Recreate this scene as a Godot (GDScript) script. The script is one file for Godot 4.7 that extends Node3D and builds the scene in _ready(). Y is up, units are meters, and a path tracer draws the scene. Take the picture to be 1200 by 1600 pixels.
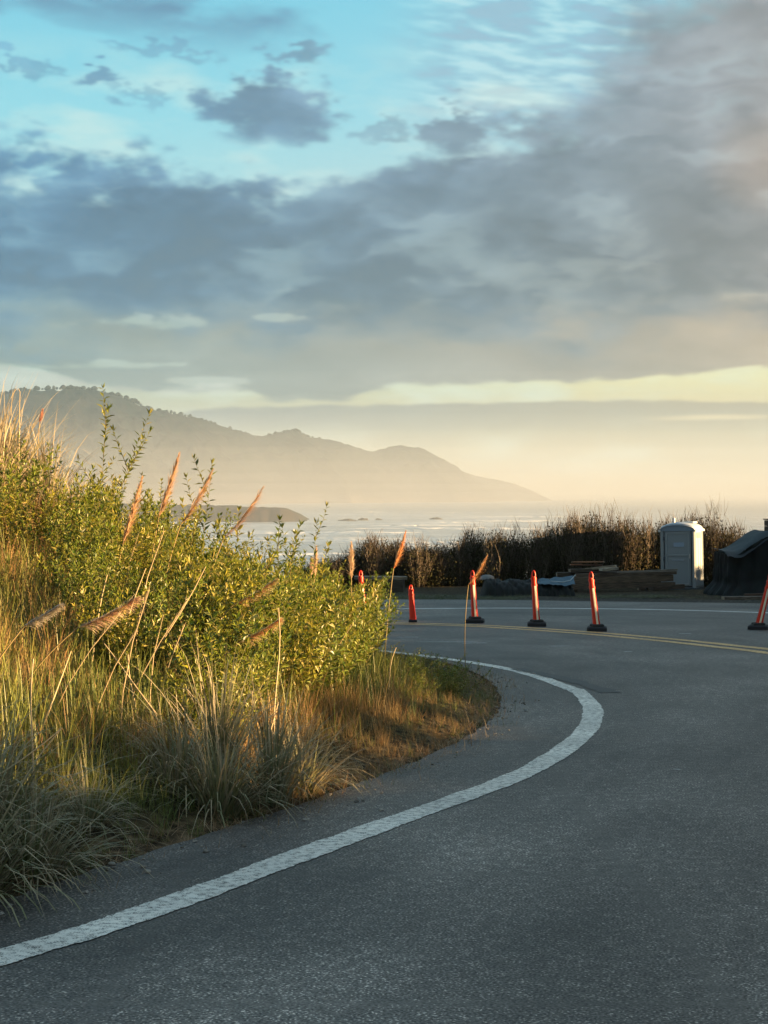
extends Node3D

# ---------------------------------------------------------------- light and air
const EXPOSURE := 5.8
const SUN_ENERGY := 1.6
const SUN_COLOR := Color(1.0, 0.82, 0.58)
const SUN_AZIMUTH := 98.0      # degrees to the right of the view
const SUN_HEIGHT := 6.5
const SKY_GAIN := 1.5          # the panorama is stored darker by this and multiplied back
const HAZE := 0.000050
const HAZE_COLOR := Color(0.66, 0.83, 1.0)

const EYE := 1.35
const SEA := -40.0

var rng := RandomNumberGenerator.new()
var mats := {}
var used_names := {}

# ---------------------------------------------------------------- mesh helper
class Geo:
	var v := PackedVector3Array()
	var n := PackedVector3Array()
	var c := PackedColorArray()

	func tri(a: Vector3, b: Vector3, d: Vector3, col: Color) -> void:
		var nn := (d - a).cross(b - a).normalized()
		v.push_back(a); v.push_back(b); v.push_back(d)
		n.push_back(nn); n.push_back(nn); n.push_back(nn)
		c.push_back(col); c.push_back(col); c.push_back(col)

	func quad(a: Vector3, b: Vector3, d: Vector3, e: Vector3, col: Color) -> void:
		tri(a, b, d, col)
		tri(a, d, e, col)

	func tri_n(a: Vector3, b: Vector3, d: Vector3, na: Vector3, nb: Vector3, nd: Vector3, ca: Color, cb: Color, cd: Color) -> void:
		v.push_back(a); v.push_back(b); v.push_back(d)
		n.push_back(na); n.push_back(nb); n.push_back(nd)
		c.push_back(ca); c.push_back(cb); c.push_back(cd)

	func grid(pts: Array, cols: Array, w: int, h: int, flip := false) -> void:
		# pts and cols hold w * h entries, row by row; front faces towards rows-cross-columns, or away when flipped
		var nor := PackedVector3Array()
		nor.resize(w * h)
		for j in h:
			for i in w:
				var a: Vector3 = pts[j * w + mini(i + 1, w - 1)] - pts[j * w + maxi(i - 1, 0)]
				var b: Vector3 = pts[mini(j + 1, h - 1) * w + i] - pts[maxi(j - 1, 0) * w + i]
				nor[j * w + i] = a.cross(b).normalized() if flip else b.cross(a).normalized()
		for j in h - 1:
			for i in w - 1:
				var p := j * w + i
				var q := p + w
				if flip:
					tri_n(pts[p], pts[q], pts[p + 1], nor[p], nor[q], nor[p + 1], cols[p], cols[q], cols[p + 1])
					tri_n(pts[p + 1], pts[q], pts[q + 1], nor[p + 1], nor[q], nor[q + 1], cols[p + 1], cols[q], cols[q + 1])
				else:
					tri_n(pts[p], pts[p + 1], pts[q], nor[p], nor[p + 1], nor[q], cols[p], cols[p + 1], cols[q])
					tri_n(pts[p + 1], pts[q + 1], pts[q], nor[p + 1], nor[q + 1], nor[q], cols[p + 1], cols[q + 1], cols[q])

	func tube(pts: Array, radii: Array, sides: int, col: Color, col2: Color = Color(-1, 0, 0)) -> void:
		var rings := []
		var k := pts.size()
		for i in k:
			var t: Vector3 = (pts[mini(i + 1, k - 1)] - pts[maxi(i - 1, 0)]).normalized()
			var side := t.cross(Vector3(0.31, 0.11, 0.94)).normalized()
			var up := side.cross(t)
			var ring := []
			for s in sides:
				var a := TAU * s / sides
				ring.append(side * cos(a) + up * sin(a))
			rings.append(ring)
		var last := col if col2.r < 0.0 else col2
		for i in k - 1:
			var ca := col.lerp(last, float(i) / (k - 1))
			var cb := col.lerp(last, float(i + 1) / (k - 1))
			for s in sides:
				var s2 := (s + 1) % sides
				var a: Vector3 = pts[i] + rings[i][s] * radii[i]
				var b: Vector3 = pts[i] + rings[i][s2] * radii[i]
				var d: Vector3 = pts[i + 1] + rings[i + 1][s] * radii[i + 1]
				var e: Vector3 = pts[i + 1] + rings[i + 1][s2] * radii[i + 1]
				tri_n(a, b, d, rings[i][s], rings[i][s2], rings[i + 1][s], ca, ca, cb)
				tri_n(b, e, d, rings[i][s2], rings[i + 1][s2], rings[i + 1][s], ca, cb, cb)

	func box(at: Vector3, size: Vector3, basis: Basis, col: Color, bevel := 0.0) -> void:
		# a box whose vertical edges and top are chamfered by bevel
		var h := size * 0.5
		var b := minf(bevel, minf(h.x, minf(h.y, h.z)) * 0.6)
		var rings := []
		for lev in [[-h.y, 0.0], [h.y - b, 0.0], [h.y, b]]:
			var x: float = h.x - lev[1]
			var z: float = h.z - lev[1]
			var ring := []
			if b > 0.0:
				for q in [[x, z - b], [x - b, z], [-x + b, z], [-x, z - b], [-x, -z + b], [-x + b, -z], [x - b, -z], [x, -z + b]]:
					ring.append(at + basis * Vector3(q[0], lev[0], q[1]))
			else:
				for q in [[x, z], [-x, z], [-x, -z], [x, -z]]:
					ring.append(at + basis * Vector3(q[0], lev[0], q[1]))
			rings.append(ring)
		var m: int = rings[0].size()
		for r in 2:
			if r == 1 and b == 0.0:
				continue
			for i in m:
				var j := (i + 1) % m
				quad(rings[r][i], rings[r][j], rings[r + 1][j], rings[r + 1][i], col)
		for i in range(1, m - 1):
			tri(rings[2][0], rings[2][i], rings[2][i + 1], col)
			tri(rings[0][0], rings[0][i + 1], rings[0][i], col)

	func blade(base: Vector3, dir: Vector3, length: float, droop: float, width: float, segs: int, col: Color, tip: Color) -> void:
		# a grass blade: a ribbon that leaves along dir and bends down by droop
		var side := dir.cross(Vector3.UP)
		if side.length() < 0.05:
			side = Vector3(1, 0, 0.3)
		side = side.normalized()
		var p := base
		var d := dir.normalized()
		var pl := p - side * width * 0.5
		var pr := p + side * width * 0.5
		for i in segs:
			var t := float(i + 1) / segs
			d = (d + Vector3.DOWN * droop / segs * (0.3 + 1.4 * t)).normalized()
			p += d * length / segs
			var wd := width * (1.0 - t * t) * 0.5
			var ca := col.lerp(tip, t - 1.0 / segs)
			if i == segs - 1:
				tri(pl, pr, p, ca)
			else:
				var nl := p - side * wd
				var nr := p + side * wd
				quad(pl, pr, nr, nl, ca)
				pl = nl
				pr = nr

	func leaf(base: Vector3, dir: Vector3, nrm: Vector3, length: float, width: float, col: Color) -> void:
		var side := dir.cross(nrm).normalized()
		var up := side.cross(dir).normalized()
		var tip := base + dir * length - up * length * 0.12
		var mid := base + dir * length * 0.45
		var l := mid - side * width * 0.5 + up * width * 0.16
		var r := mid + side * width * 0.5 + up * width * 0.16
		tri(base, l, tip, col)
		tri(base, tip, r, col)

	func mesh(mat: Material) -> ArrayMesh:
		var a := []
		a.resize(Mesh.ARRAY_MAX)
		a[Mesh.ARRAY_VERTEX] = v
		a[Mesh.ARRAY_NORMAL] = n
		a[Mesh.ARRAY_COLOR] = c
		var m := ArrayMesh.new()
		m.add_surface_from_arrays(Mesh.PRIMITIVE_TRIANGLES, a)
		m.surface_set_material(0, mat)
		return m


# ---------------------------------------------------------------- naming helpers
func numbered(called: String) -> String:
	if not used_names.has(called):
		used_names[called] = 0
		return called
	used_names[called] += 1
	return "%s_%03d" % [called, used_names[called]]


func tag(o: Node3D, label: String, category: String, group := "", kind := "") -> void:
	o.set_meta("label", label)
	o.set_meta("category", category)
	if group:
		o.set_meta("group", group)
	if kind:
		o.set_meta("kind", kind)


func thing(called: String, label: String, category: String, at: Vector3, turn := 0.0, group := "") -> Node3D:
	var o := Node3D.new()
	o.name = numbered(called)
	add_child(o)
	o.position = at
	o.rotation.y = turn
	tag(o, label, category, group)
	return o


func part(called: String, m: Mesh, parent: Node3D, kind := "") -> MeshInstance3D:
	var o := MeshInstance3D.new()
	o.name = called
	o.mesh = m
	var k := 0
	while parent.has_node(NodePath(o.name)):
		k += 1
		o.name = "%s_%03d" % [called, k]
	parent.add_child(o)
	if kind:
		o.set_meta("kind", kind)
	return o


func setting(called: String, m: Mesh, label := "", kind := "structure") -> MeshInstance3D:
	var o := MeshInstance3D.new()
	o.name = numbered(called)
	o.mesh = m
	add_child(o)
	o.set_meta("kind", kind)
	if label:
		o.set_meta("label", label)
		o.set_meta("category", called.replace("_", " "))
	return o


func copy_of(o: Node3D, called: String, label: String, at: Vector3, turn := 0.0, group := "") -> Node3D:
	var r: Node3D = o.duplicate()
	r.name = numbered(called)
	add_child(r)
	r.position = at
	r.rotation.y = turn
	r.set_meta("label", label)
	if group:
		r.set_meta("group", group)
	return r


func scatter(called: String, m: Mesh, places: Array, colours: Array, label: String, category: String) -> void:
	if places.is_empty():
		return
	var mm := MultiMesh.new()
	mm.transform_format = MultiMesh.TRANSFORM_3D
	mm.use_colors = true
	mm.mesh = m
	mm.instance_count = places.size()
	for i in places.size():
		mm.set_instance_transform(i, places[i])
		mm.set_instance_color(i, colours[i])
	var o := MultiMeshInstance3D.new()
	o.name = numbered(called)
	o.multimesh = mm
	add_child(o)
	tag(o, label, category, "", "stuff")


# ---------------------------------------------------------------- noise and textures
func make_noise(sd: int, freq: float, octaves: int, kind := FastNoiseLite.TYPE_SIMPLEX_SMOOTH) -> FastNoiseLite:
	var n := FastNoiseLite.new()
	n.seed = sd
	n.noise_type = kind
	n.frequency = freq
	n.fractal_type = FastNoiseLite.FRACTAL_FBM if octaves > 1 else FastNoiseLite.FRACTAL_NONE
	n.fractal_octaves = octaves
	return n


func grey_bytes(nz: FastNoiseLite, side: int) -> PackedByteArray:
	var im := nz.get_seamless_image(side, side)
	im.convert(Image.FORMAT_L8)
	return im.get_data()


func grey_texture(data: PackedByteArray, side: int) -> ImageTexture:
	return ImageTexture.create_from_image(Image.create_from_data(side, side, false, Image.FORMAT_L8, data))


func normal_texture(data: PackedByteArray, side: int, strength: float) -> ImageTexture:
	var im := Image.create_from_data(side, side, false, Image.FORMAT_L8, data)
	im.convert(Image.FORMAT_RGBA8)
	im.bump_map_to_normal_map(strength)
	return ImageTexture.create_from_image(im)


func plain_material(called: String, rough := 0.8, back := 0.0, spec := 0.5) -> StandardMaterial3D:
	var m := StandardMaterial3D.new()
	m.resource_name = called
	m.vertex_color_use_as_albedo = true
	m.roughness = rough
	m.metallic_specular = spec
	m.cull_mode = BaseMaterial3D.CULL_DISABLED
	if back > 0.0:
		m.backlight_enabled = true
		m.backlight = Color(back, back, back)
	mats[called] = m
	return m


func triplanar(m: StandardMaterial3D, metres: float) -> void:
	m.uv1_triplanar = true
	m.uv1_world_triplanar = true
	m.uv1_scale = Vector3.ONE / metres
	m.uv1_triplanar_sharpness = 4.0


func build_materials() -> void:
	plain_material("leaf", 0.42, 0.75)
	plain_material("grass", 0.5, 0.6)
	plain_material("dry_straw", 0.6, 0.6)
	plain_material("plume", 0.85, 1.0, 0.2)
	plain_material("twig", 0.8, 0.0, 0.25)
	plain_material("dull_leaf", 0.95, 0.2, 0.15)
	plain_material("plastic", 0.38)
	plain_material("rubber", 0.8)
	plain_material("tube_plastic", 0.35, 0.5)
	plain_material("strip", 0.25)
	plain_material("tarp", 0.6, 0.0, 0.3)
	plain_material("far_land", 0.95, 0.0, 0.1)
	plain_material("foam", 0.9, 0.0, 0.2)
	plain_material("stone", 0.85)

	# asphalt: stones of several sizes set in tar
	var side := 1024
	var a := grey_bytes(make_noise(11, 0.28, 2, FastNoiseLite.TYPE_VALUE), side)
	var b := grey_bytes(make_noise(12, 0.02, 4), side)
	var st := grey_bytes(make_noise(13, 0.11, 2, FastNoiseLite.TYPE_SIMPLEX), side)
	var col := PackedByteArray()
	col.resize(side * side)
	var hgt := PackedByteArray()
	hgt.resize(side * side)
	var ro := PackedByteArray()
	ro.resize(side * side)
	for i in side * side:
		var fa := a[i] / 255.0
		var fb := b[i] / 255.0
		var fs := st[i] / 255.0
		var v := 0.46 + 0.30 * (fa - 0.5) + 0.15 * (fb - 0.5) + 0.22 * (fs - 0.5)
		# pale stones stand out where the tar is worn off, dark pits between them
		var stone := fa * 0.6 + fs * 0.4 + 0.16 * (fb - 0.5)
		if stone > 0.66:
			v += (stone - 0.66) * 3.2
		if fs < 0.30:
			v -= (0.30 - fs) * 0.8
		col[i] = int(clampf(v, 0.10, 1.0) * 255.0)
		hgt[i] = int(clampf(0.5 * fa + 0.5 * fs, 0.0, 1.0) * 255.0)
		ro[i] = int(clampf(0.66 - 0.25 * (fs - 0.5) + 0.2 * (fa - 0.5), 0.4, 0.9) * 255.0)
	var asphalt := plain_material("asphalt", 1.0, 0.0, 0.5)
	asphalt.albedo_texture = grey_texture(col, side)
	asphalt.roughness_texture = grey_texture(ro, side)
	asphalt.normal_enabled = true
	asphalt.normal_texture = normal_texture(hgt, side, 3.0)
	asphalt.normal_scale = 0.28
	triplanar(asphalt, 1.9)

	# road paint: worn through to the stones here and there
	var pc := PackedByteArray()
	pc.resize(side * side)
	for i in side * side:
		var fa := a[i] / 255.0
		var fb := b[i] / 255.0
		var v := 0.93 + 0.16 * (fb - 0.5) + 0.12 * (fa - 0.5)
		var hole := fa * 0.25 + (st[i] / 255.0) * 0.35 + fb * 0.40
		if hole < 0.44:
			v -= (0.44 - hole) * 4.5
		pc[i] = int(clampf(v, 0.25, 1.0) * 255.0)
	var paint := plain_material("paint", 0.6)
	paint.albedo_texture = grey_texture(pc, side)
	paint.normal_enabled = true
	paint.normal_texture = asphalt.normal_texture
	paint.normal_scale = 0.3
	triplanar(paint, 1.1)

	# soil, and wood grain
	var soil := plain_material("soil", 0.95, 0.0, 0.2)
	var g1 := grey_bytes(make_noise(21, 0.02, 6), 512)
	var g2 := PackedByteArray()
	g2.resize(512 * 512)
	for i in 512 * 512:
		g2[i] = int(clampf(0.35 + 0.9 * g1[i] / 255.0, 0.0, 1.0) * 255.0)
	soil.albedo_texture = grey_texture(g2, 512)
	soil.normal_enabled = true
	soil.normal_texture = normal_texture(g1, 512, 8.0)
	triplanar(soil, 1.3)
	var wood := plain_material("wood", 0.8)
	wood.albedo_texture = soil.albedo_texture
	wood.uv1_triplanar = true
	wood.uv1_scale = Vector3(0.25, 6.0, 6.0)

	# water
	var water := plain_material("water", 0.28)
	var w1 := grey_bytes(make_noise(31, 0.012, 5), 512)
	water.normal_enabled = true
	water.normal_texture = normal_texture(w1, 512, 10.0)
	water.normal_scale = 0.5
	water.uv1_triplanar = true
	water.uv1_world_triplanar = true
	water.uv1_scale = Vector3(1.0 / 90.0, 1.0 / 50.0, 1.0 / 50.0)


# ---------------------------------------------------------------- sky
var sky_big: FastNoiseLite
var sky_soft: FastNoiseLite
var sky_mid: FastNoiseLite
var sky_fine: FastNoiseLite


func steps(x: float, keys: Array) -> Variant:
	# keys: [x, value] pairs in rising x; linear between them
	if x <= keys[0][0]:
		return keys[0][1]
	for i in range(1, keys.size()):
		if x < keys[i][0]:
			return lerp(keys[i - 1][1], keys[i][1], (x - keys[i - 1][0]) / (keys[i][0] - keys[i - 1][0]))
	return keys[-1][1]


var key_left := [[-3200.0, Color(0.46, 0.60, 0.70)], [-600.0, Color(0.33, 0.68, 0.86)], [0.0, Color(0.47, 0.80, 0.90)], [190.0, Color(0.57, 0.85, 0.91)], [300.0, Color(0.66, 0.87, 0.90)], [470.0, Color(0.74, 0.86, 0.83)], [590.0, Color(0.69, 0.77, 0.70)], [640.0, Color(0.70, 0.71, 0.63)], [700.0, Color(0.69, 0.62, 0.53)], [768.0, Color(0.68, 0.59, 0.48)]]
var key_right := [[-3200.0, Color(0.46, 0.60, 0.70)], [-600.0, Color(0.36, 0.68, 0.84)], [0.0, Color(0.52, 0.82, 0.90)], [190.0, Color(0.66, 0.85, 0.90)], [300.0, Color(0.76, 0.84, 0.85)], [470.0, Color(0.86, 0.84, 0.74)], [590.0, Color(0.94, 0.90, 0.68)], [640.0, Color(0.88, 0.80, 0.60)], [700.0, Color(0.76, 0.64, 0.46)], [768.0, Color(0.70, 0.58, 0.41)]]
var key_top := [[0.0, 245.0], [150.0, 275.0], [300.0, 285.0], [480.0, 262.0], [600.0, 250.0], [700.0, 222.0], [800.0, 205.0], [900.0, 170.0], [985.0, 60.0], [1090.0, -70.0], [1400.0, -250.0]]
var key_low := [[0.0, 572.0], [120.0, 591.0], [250.0, 616.0], [420.0, 618.0], [600.0, 609.0], [900.0, 596.0], [1200.0, 581.0]]
var key_bank := [[250.0, 660.0], [300.0, 640.0], [500.0, 633.0], [900.0, 627.0], [1060.0, 627.0], [1200.0, 633.0]]
var deck_tone := [[-1600.0, Color(0.471, 0.514, 0.546)], [-400.0, Color(0.321, 0.482, 0.599)], [0.0, Color(0.310, 0.503, 0.642)], [350.0, Color(0.364, 0.503, 0.610)], [650.0, Color(0.417, 0.514, 0.589)], [950.0, Color(0.482, 0.535, 0.578)], [1200.0, Color(0.567, 0.567, 0.578)], [1800.0, Color(0.556, 0.546, 0.535)], [3200.0, Color(0.492, 0.514, 0.535)]]
var low_tone := [[0.0, Color(0.52, 0.60, 0.60)], [500.0, Color(0.60, 0.62, 0.60)], [900.0, Color(0.66, 0.63, 0.58)], [1200.0, Color(0.74, 0.67, 0.58)]]
var puffs := [[418.0, 182.0, 105.0, 58.0, 1.0], [455.0, 95.0, 66.0, 20.0, 0.75], [163.0, 146.0, 52.0, 17.0, 0.8], [712.0, 216.0, 56.0, 40.0, 0.95], [255.0, 100.0, 80.0, 12.0, 0.45], [40.0, 133.0, 70.0, 10.0, 0.5], [240.0, 168.0, 50.0, 8.0, 0.35], [890.0, 300.0, 90.0, 75.0, 0.9], [1020.0, 190.0, 80.0, 55.0, 0.9], [590.0, 215.0, 60.0, 18.0, 0.5]]


func sky_color(az: float, el: float) -> Color:
	var dir := Vector3(sin(az) * cos(el), sin(el), -cos(az) * cos(el))
	var u := 600.0 + rad_to_deg(az) * 42.5
	var v := 768.0 - rad_to_deg(el) * 42.5
	var q := Vector3(dir.x, dir.y * 2.0, dir.z)
	var big := sky_big.get_noise_3dv(q * 9.0) * 1.6
	var fine := sky_fine.get_noise_3dv(q * 30.0) * 1.6
	var mid := sky_mid.get_noise_3dv(Vector3(dir.x * 11.0, dir.y * 34.0, dir.z * 11.0)) * 1.6
	var puff := sky_fine.get_noise_3dv(q * 62.0 + Vector3(3, 1, 2)) * 1.6
	var edge := clampf(u / 1200.0, -0.2, 1.2)
	var inside := (1.0 - smoothstep(760.0, 1250.0, absf(u - 600.0))) * smoothstep(-420.0, -60.0, v)
	var left: Color = steps(v, key_left)
	var right: Color = steps(v, key_right)
	var c := left.lerp(right, smoothstep(0.0, 1.0, edge))

	# high thin cloud: ripples on the right, veils on the left
	var rip := sky_mid.get_noise_3dv(Vector3(dir.x * 26.0 + dir.y * 60.0, dir.y * 95.0, dir.z * 26.0)) * 1.6
	var where := smoothstep(560.0, 760.0, u) * (1.0 - smoothstep(980.0, 1080.0, u)) * smoothstep(-60.0, 40.0, v) * (1.0 - smoothstep(170.0, 260.0, v))
	c = c.lerp(Color(0.60, 0.74, 0.82), clampf(where * (0.45 + 0.9 * rip), 0.0, 0.85))
	c = c.lerp(Color(0.82, 0.92, 0.93), clampf(where * (0.1 - 0.9 * rip), 0.0, 0.6))
	where = (1.0 - smoothstep(300.0, 460.0, u + 160.0 * big)) * smoothstep(-120.0, -20.0, v) * (1.0 - smoothstep(30.0, 85.0, v + 40.0 * mid - 0.05 * u))
	c = c.lerp(Color(0.40, 0.58, 0.70), clampf(where * (0.75 + 0.8 * mid), 0.0, 0.9))
	where = (1.0 - smoothstep(500.0, 900.0, absf(u - 500.0))) * smoothstep(60.0, 170.0, v)
	c = c.lerp(Color(0.86, 0.93, 0.90), clampf(where * 0.55 * (mid + 0.15), 0.0, 0.5))

	# lower deck, with streaks of clear sky below it
	var low: float = steps(u, key_low)
	var vv := v + 16.0 * mid
	var d2 := smoothstep(440.0, 500.0, v) * (1.0 - smoothstep(low - 5.0, low + 5.0, vv + 4.0 * fine))
	var hole := maxf(1.0 - pow((u - 235.0 + 30.0 * fine) / 125.0, 2.0) - pow((v - 508.0 + 10.0 * fine) / 15.0, 2.0), 1.0 - pow((u - 432.0) / 42.0, 2.0) - pow((v - 497.0) / 7.0, 2.0))
	hole = maxf(hole, 1.0 - pow((u - 90.0) / 190.0, 2.0) - pow((v - 574.0 + 6.0 * mid) / 6.0, 2.0))
	hole = maxf(hole, 1.0 - pow((u - 320.0) / 60.0, 2.0) - pow((v - 596.0) / 7.0, 2.0))
	hole = smoothstep(0.0, 0.9, hole + 0.9 * mid + 0.5 * puff)
	var lc: Color = steps(u, low_tone)
	var lt := 1.0 + 0.06 * mid + 0.03 * big
	lc = Color(lc.r * lt, lc.g * lt, lc.b * lt)
	c = c.lerp(lc, d2 * (1.0 - 0.5 * hole * inside))

	# the main deck and the loose puffs above it
	var warp := Vector3(fine, mid, -fine) * 0.010
	var lump := sky_soft.get_noise_3dv((q + warp) * 13.0 + Vector3(7, 3, 5)) * 1.6
	var comb := sky_soft.get_noise_3dv(Vector3(dir.x * 10.0 + 0.10 * fine, dir.y * 34.0 + 0.35 * lump, dir.z * 11.0)) * 1.6
	var top: float = steps(u, key_top)
	var soft := 1.0 + 2.2 * smoothstep(780.0, 1000.0, u)
	var d := smoothstep(-26.0 * soft, 44.0 * soft, v + 62.0 * big + 30.0 * lump + 20.0 * puff - top) * (1.0 - smoothstep(462.0, 560.0, v + 40.0 * big + 22.0 * comb))
	# thin places where the brighter air behind shows through
	var thin := smoothstep(-0.05, 0.75, 0.8 * comb - 0.5 * big + 0.12 * fine) * (1.0 - smoothstep(120.0, 240.0, absf(v - 300.0)))
	d *= 1.0 - 0.22 * thin
	for p in puffs:
		var pu: float = (u + 26.0 * fine + 30.0 * mid - p[0]) / p[2]
		var pv: float = (v + 16.0 * fine + 12.0 * mid + 12.0 * puff - p[1]) / p[3]
		var e: float = 1.1 - pu * pu - pv * pv + 0.42 * puff + 0.28 * fine
		d = maxf(d, smoothstep(-0.15, 0.85, e) * p[4] * 0.94)
	d = d * (1.0 - 0.55 * hole)
	var out := smoothstep(-0.75, 0.15, big + 0.45 * lump + 0.25 - 0.5 * smoothstep(22.0, 60.0, rad_to_deg(el))) * 0.95 * (1.0 - smoothstep(530.0, 620.0, v))
	d = lerpf(out, d, inside)
	var dc: Color = steps(u + 40.0 * comb, deck_tone)
	var high := smoothstep(24.0, 50.0, rad_to_deg(el))
	dc = dc.lerp(Color(0.70, 0.71, 0.71), high)
	var tone := 1.0 + 0.09 * comb + 0.06 * lump - 0.04 * big + 0.045 * fine + 0.015 * puff
	# heavy bellies near 440, paler under them
	tone *= 1.10 - 0.16 * smoothstep(230.0, 430.0, v) + 0.14 * smoothstep(440.0, 540.0, v)
	dc = Color(dc.r * tone, dc.g * tone, dc.b * tone)
	var glow := clampf(1.0 - pow((u - 1200.0) / 110.0, 2.0) - pow((v - 275.0) / 80.0, 2.0), 0.0, 1.0)
	dc = dc.lerp(Color(0.72, 0.62, 0.55), 0.45 * glow)
	c = c.lerp(dc, clampf(d, 0.0, 1.0) * 0.96)

	# bank of sea cloud on the horizon
	var bank: float = steps(u, key_bank)
	var bd := smoothstep(bank - 2.5, bank + 3.5, v + 3.0 * fine) * (1.0 - smoothstep(648.0, 706.0, v + 10.0 * mid)) * smoothstep(200.0, 300.0, u)
	c = c.lerp(Color(0.54, 0.55, 0.55).lerp(Color(0.66, 0.60, 0.51), smoothstep(300.0, 1250.0, u)), 0.85 * bd)
	var streak := clampf(1.0 - pow((u - 1120.0) / 130.0, 2.0) - pow((v - 655.0 + 3.0 * mid) / 5.0, 2.0), 0.0, 1.0)
	c = c.lerp(Color(0.97, 0.87, 0.66), streak * 0.7)
	return c


func air_corrected(c: Color, el: float) -> Color:
	# what stands behind the haze that the renderer adds in front of the sky
	var l := c.srgb_to_linear()
	return l


func fill_sky(im_w: int, im_h: int, x0: int, y0: int, w: int, h: int) -> Image:
	var data := PackedByteArray()
	data.resize(w * h * 3)
	var k := 0
	for y in h:
		var el := PI * (0.5 - (y0 + y + 0.5) / im_h)
		for x in w:
			var az := wrapf(TAU * (x0 + x + 0.5) / im_w, -PI, PI)
			var l := air_corrected(sky_color(az, el), el)
			var s := Color(l.r / SKY_GAIN, l.g / SKY_GAIN, l.b / SKY_GAIN).linear_to_srgb()
			var dith := rng.randf() - 0.5
			data[k] = clampi(roundi(s.r * 255.0 + dith), 0, 255)
			data[k + 1] = clampi(roundi(s.g * 255.0 + dith), 0, 255)
			data[k + 2] = clampi(roundi(s.b * 255.0 + dith), 0, 255)
			k += 3
	return Image.create_from_data(w, h, false, Image.FORMAT_RGB8, data)


func build_sky() -> PanoramaSkyMaterial:
	sky_big = make_noise(5, 1.0, 6)
	sky_soft = make_noise(8, 1.0, 3)
	sky_mid = make_noise(6, 1.0, 5)
	sky_fine = make_noise(7, 1.0, 4)
	var w := 4096
	var h := 4096
	var base := fill_sky(512, 512, 0, 0, 512, 512)
	base.resize(w, h, Image.INTERPOLATE_CUBIC)
	# finer cloud detail over the part of the sky that holds the coast
	# (straight ahead is the picture's left edge, so it is laid on in two halves)
	var half := int(w * 20.0 / 360.0)
	var py := int(h * (0.5 - 24.0 / 180.0))
	var ph := int(h * 26.0 / 180.0)
	base.blit_rect(fill_sky(w, h, 0, py, half, ph), Rect2i(0, 0, half, ph), Vector2i(0, py))
	base.blit_rect(fill_sky(w, h, w - half, py, half, ph), Rect2i(0, 0, half, ph), Vector2i(w - half, py))
	var m := PanoramaSkyMaterial.new()
	m.panorama = ImageTexture.create_from_image(base)
	m.energy_multiplier = SKY_GAIN / EXPOSURE
	return m


# ---------------------------------------------------------------- the lie of the land
var inner_pts := [Vector2(-60, -60), Vector2(-24, -34), Vector2(-14, -19), Vector2(-8.6, -8), Vector2(-4.7, 0.2), Vector2(-3.0, 3.2), Vector2(-2.0, 5.1), Vector2(-1.51, 6.06), Vector2(-1.14, 6.89), Vector2(-0.66, 7.95), Vector2(-0.28, 8.85), Vector2(0.12, 9.92), Vector2(0.59, 11.4), Vector2(0.92, 12.92), Vector2(1.10, 14.62), Vector2(1.14, 16.4), Vector2(1.00, 18.0), Vector2(0.68, 19.5), Vector2(0.12, 20.9), Vector2(-0.7, 22.0), Vector2(-1.9, 22.9), Vector2(-3.5, 23.6), Vector2(-6, 24.1), Vector2(-12, 23.8), Vector2(-20, 22.3), Vector2(-60, 10)]
var outer_pts := [Vector2(60, -60), Vector2(12, -24), Vector2(3, -9), Vector2(6.5, -2), Vector2(10, 4.5), Vector2(12.8, 11), Vector2(14.2, 18), Vector2(14.2, 26), Vector2(13.2, 32), Vector2(11.6, 36.4), Vector2(9.55, 38.4), Vector2(7.31, 39.2), Vector2(4.97, 40.0), Vector2(2.57, 40.8), Vector2(0, 41.0), Vector2(-4, 40.6), Vector2(-12, 39.6), Vector2(-20, 38), Vector2(-60, 26)]
var white_pts := [Vector2(-7.6, -8.0), Vector2(-4.0, 0.2), Vector2(-2.42, 3.2), Vector2(-1.29, 5.19), Vector2(-1.04, 5.59), Vector2(-0.76, 6.14), Vector2(-0.43, 6.85), Vector2(0.0, 7.76), Vector2(0.45, 8.66), Vector2(0.89, 9.65), Vector2(1.33, 11.0), Vector2(1.64, 12.29), Vector2(1.83, 13.55), Vector2(1.91, 14.8), Vector2(1.91, 15.5), Vector2(1.82, 16.58), Vector2(1.62, 17.6), Vector2(1.30, 18.65), Vector2(0.91, 19.6), Vector2(0.42, 20.6), Vector2(0.05, 21.25), Vector2(-0.6, 22.3), Vector2(-1.8, 23.4), Vector2(-3.5, 24.2), Vector2(-6, 24.8), Vector2(-12, 24.5), Vector2(-20, 23.0)]
var yellow_pts := [Vector2(-3, -7), Vector2(-0.6, -2), Vector2(1.2, 1.5), Vector2(3.2, 5.2), Vector2(4.8, 8.8), Vector2(5.7, 12), Vector2(6.1, 15), Vector2(5.95, 18), Vector2(5.35, 21.2), Vector2(4.9, 22.51), Vector2(4.43, 23.75), Vector2(3.88, 24.94), Vector2(3.30, 26.0), Vector2(2.42, 27.3), Vector2(1.6, 28.2), Vector2(0.62, 28.8), Vector2(-0.2, 29.1), Vector2(-1.5, 29.4), Vector2(-4, 29.6), Vector2(-12, 29.2), Vector2(-20, 27.8)]
var far_pts := [Vector2(3.5, -2), Vector2(7.6, 4.5), Vector2(10.4, 11), Vector2(11.8, 18), Vector2(11.7, 24), Vector2(10.9, 28.5), Vector2(9.6, 31.8), Vector2(8.16, 33.5), Vector2(6.82, 34.6), Vector2(5.48, 35.25), Vector2(4.2, 35.6), Vector2(2.88, 35.75), Vector2(1.43, 35.6), Vector2(0.2, 35.35), Vector2(-4, 35.0), Vector2(-12, 34.4), Vector2(-20, 33.0)]
var inner_line := PackedVector2Array()
var outer_line := PackedVector2Array()
var inner_poly := PackedVector2Array()
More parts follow.
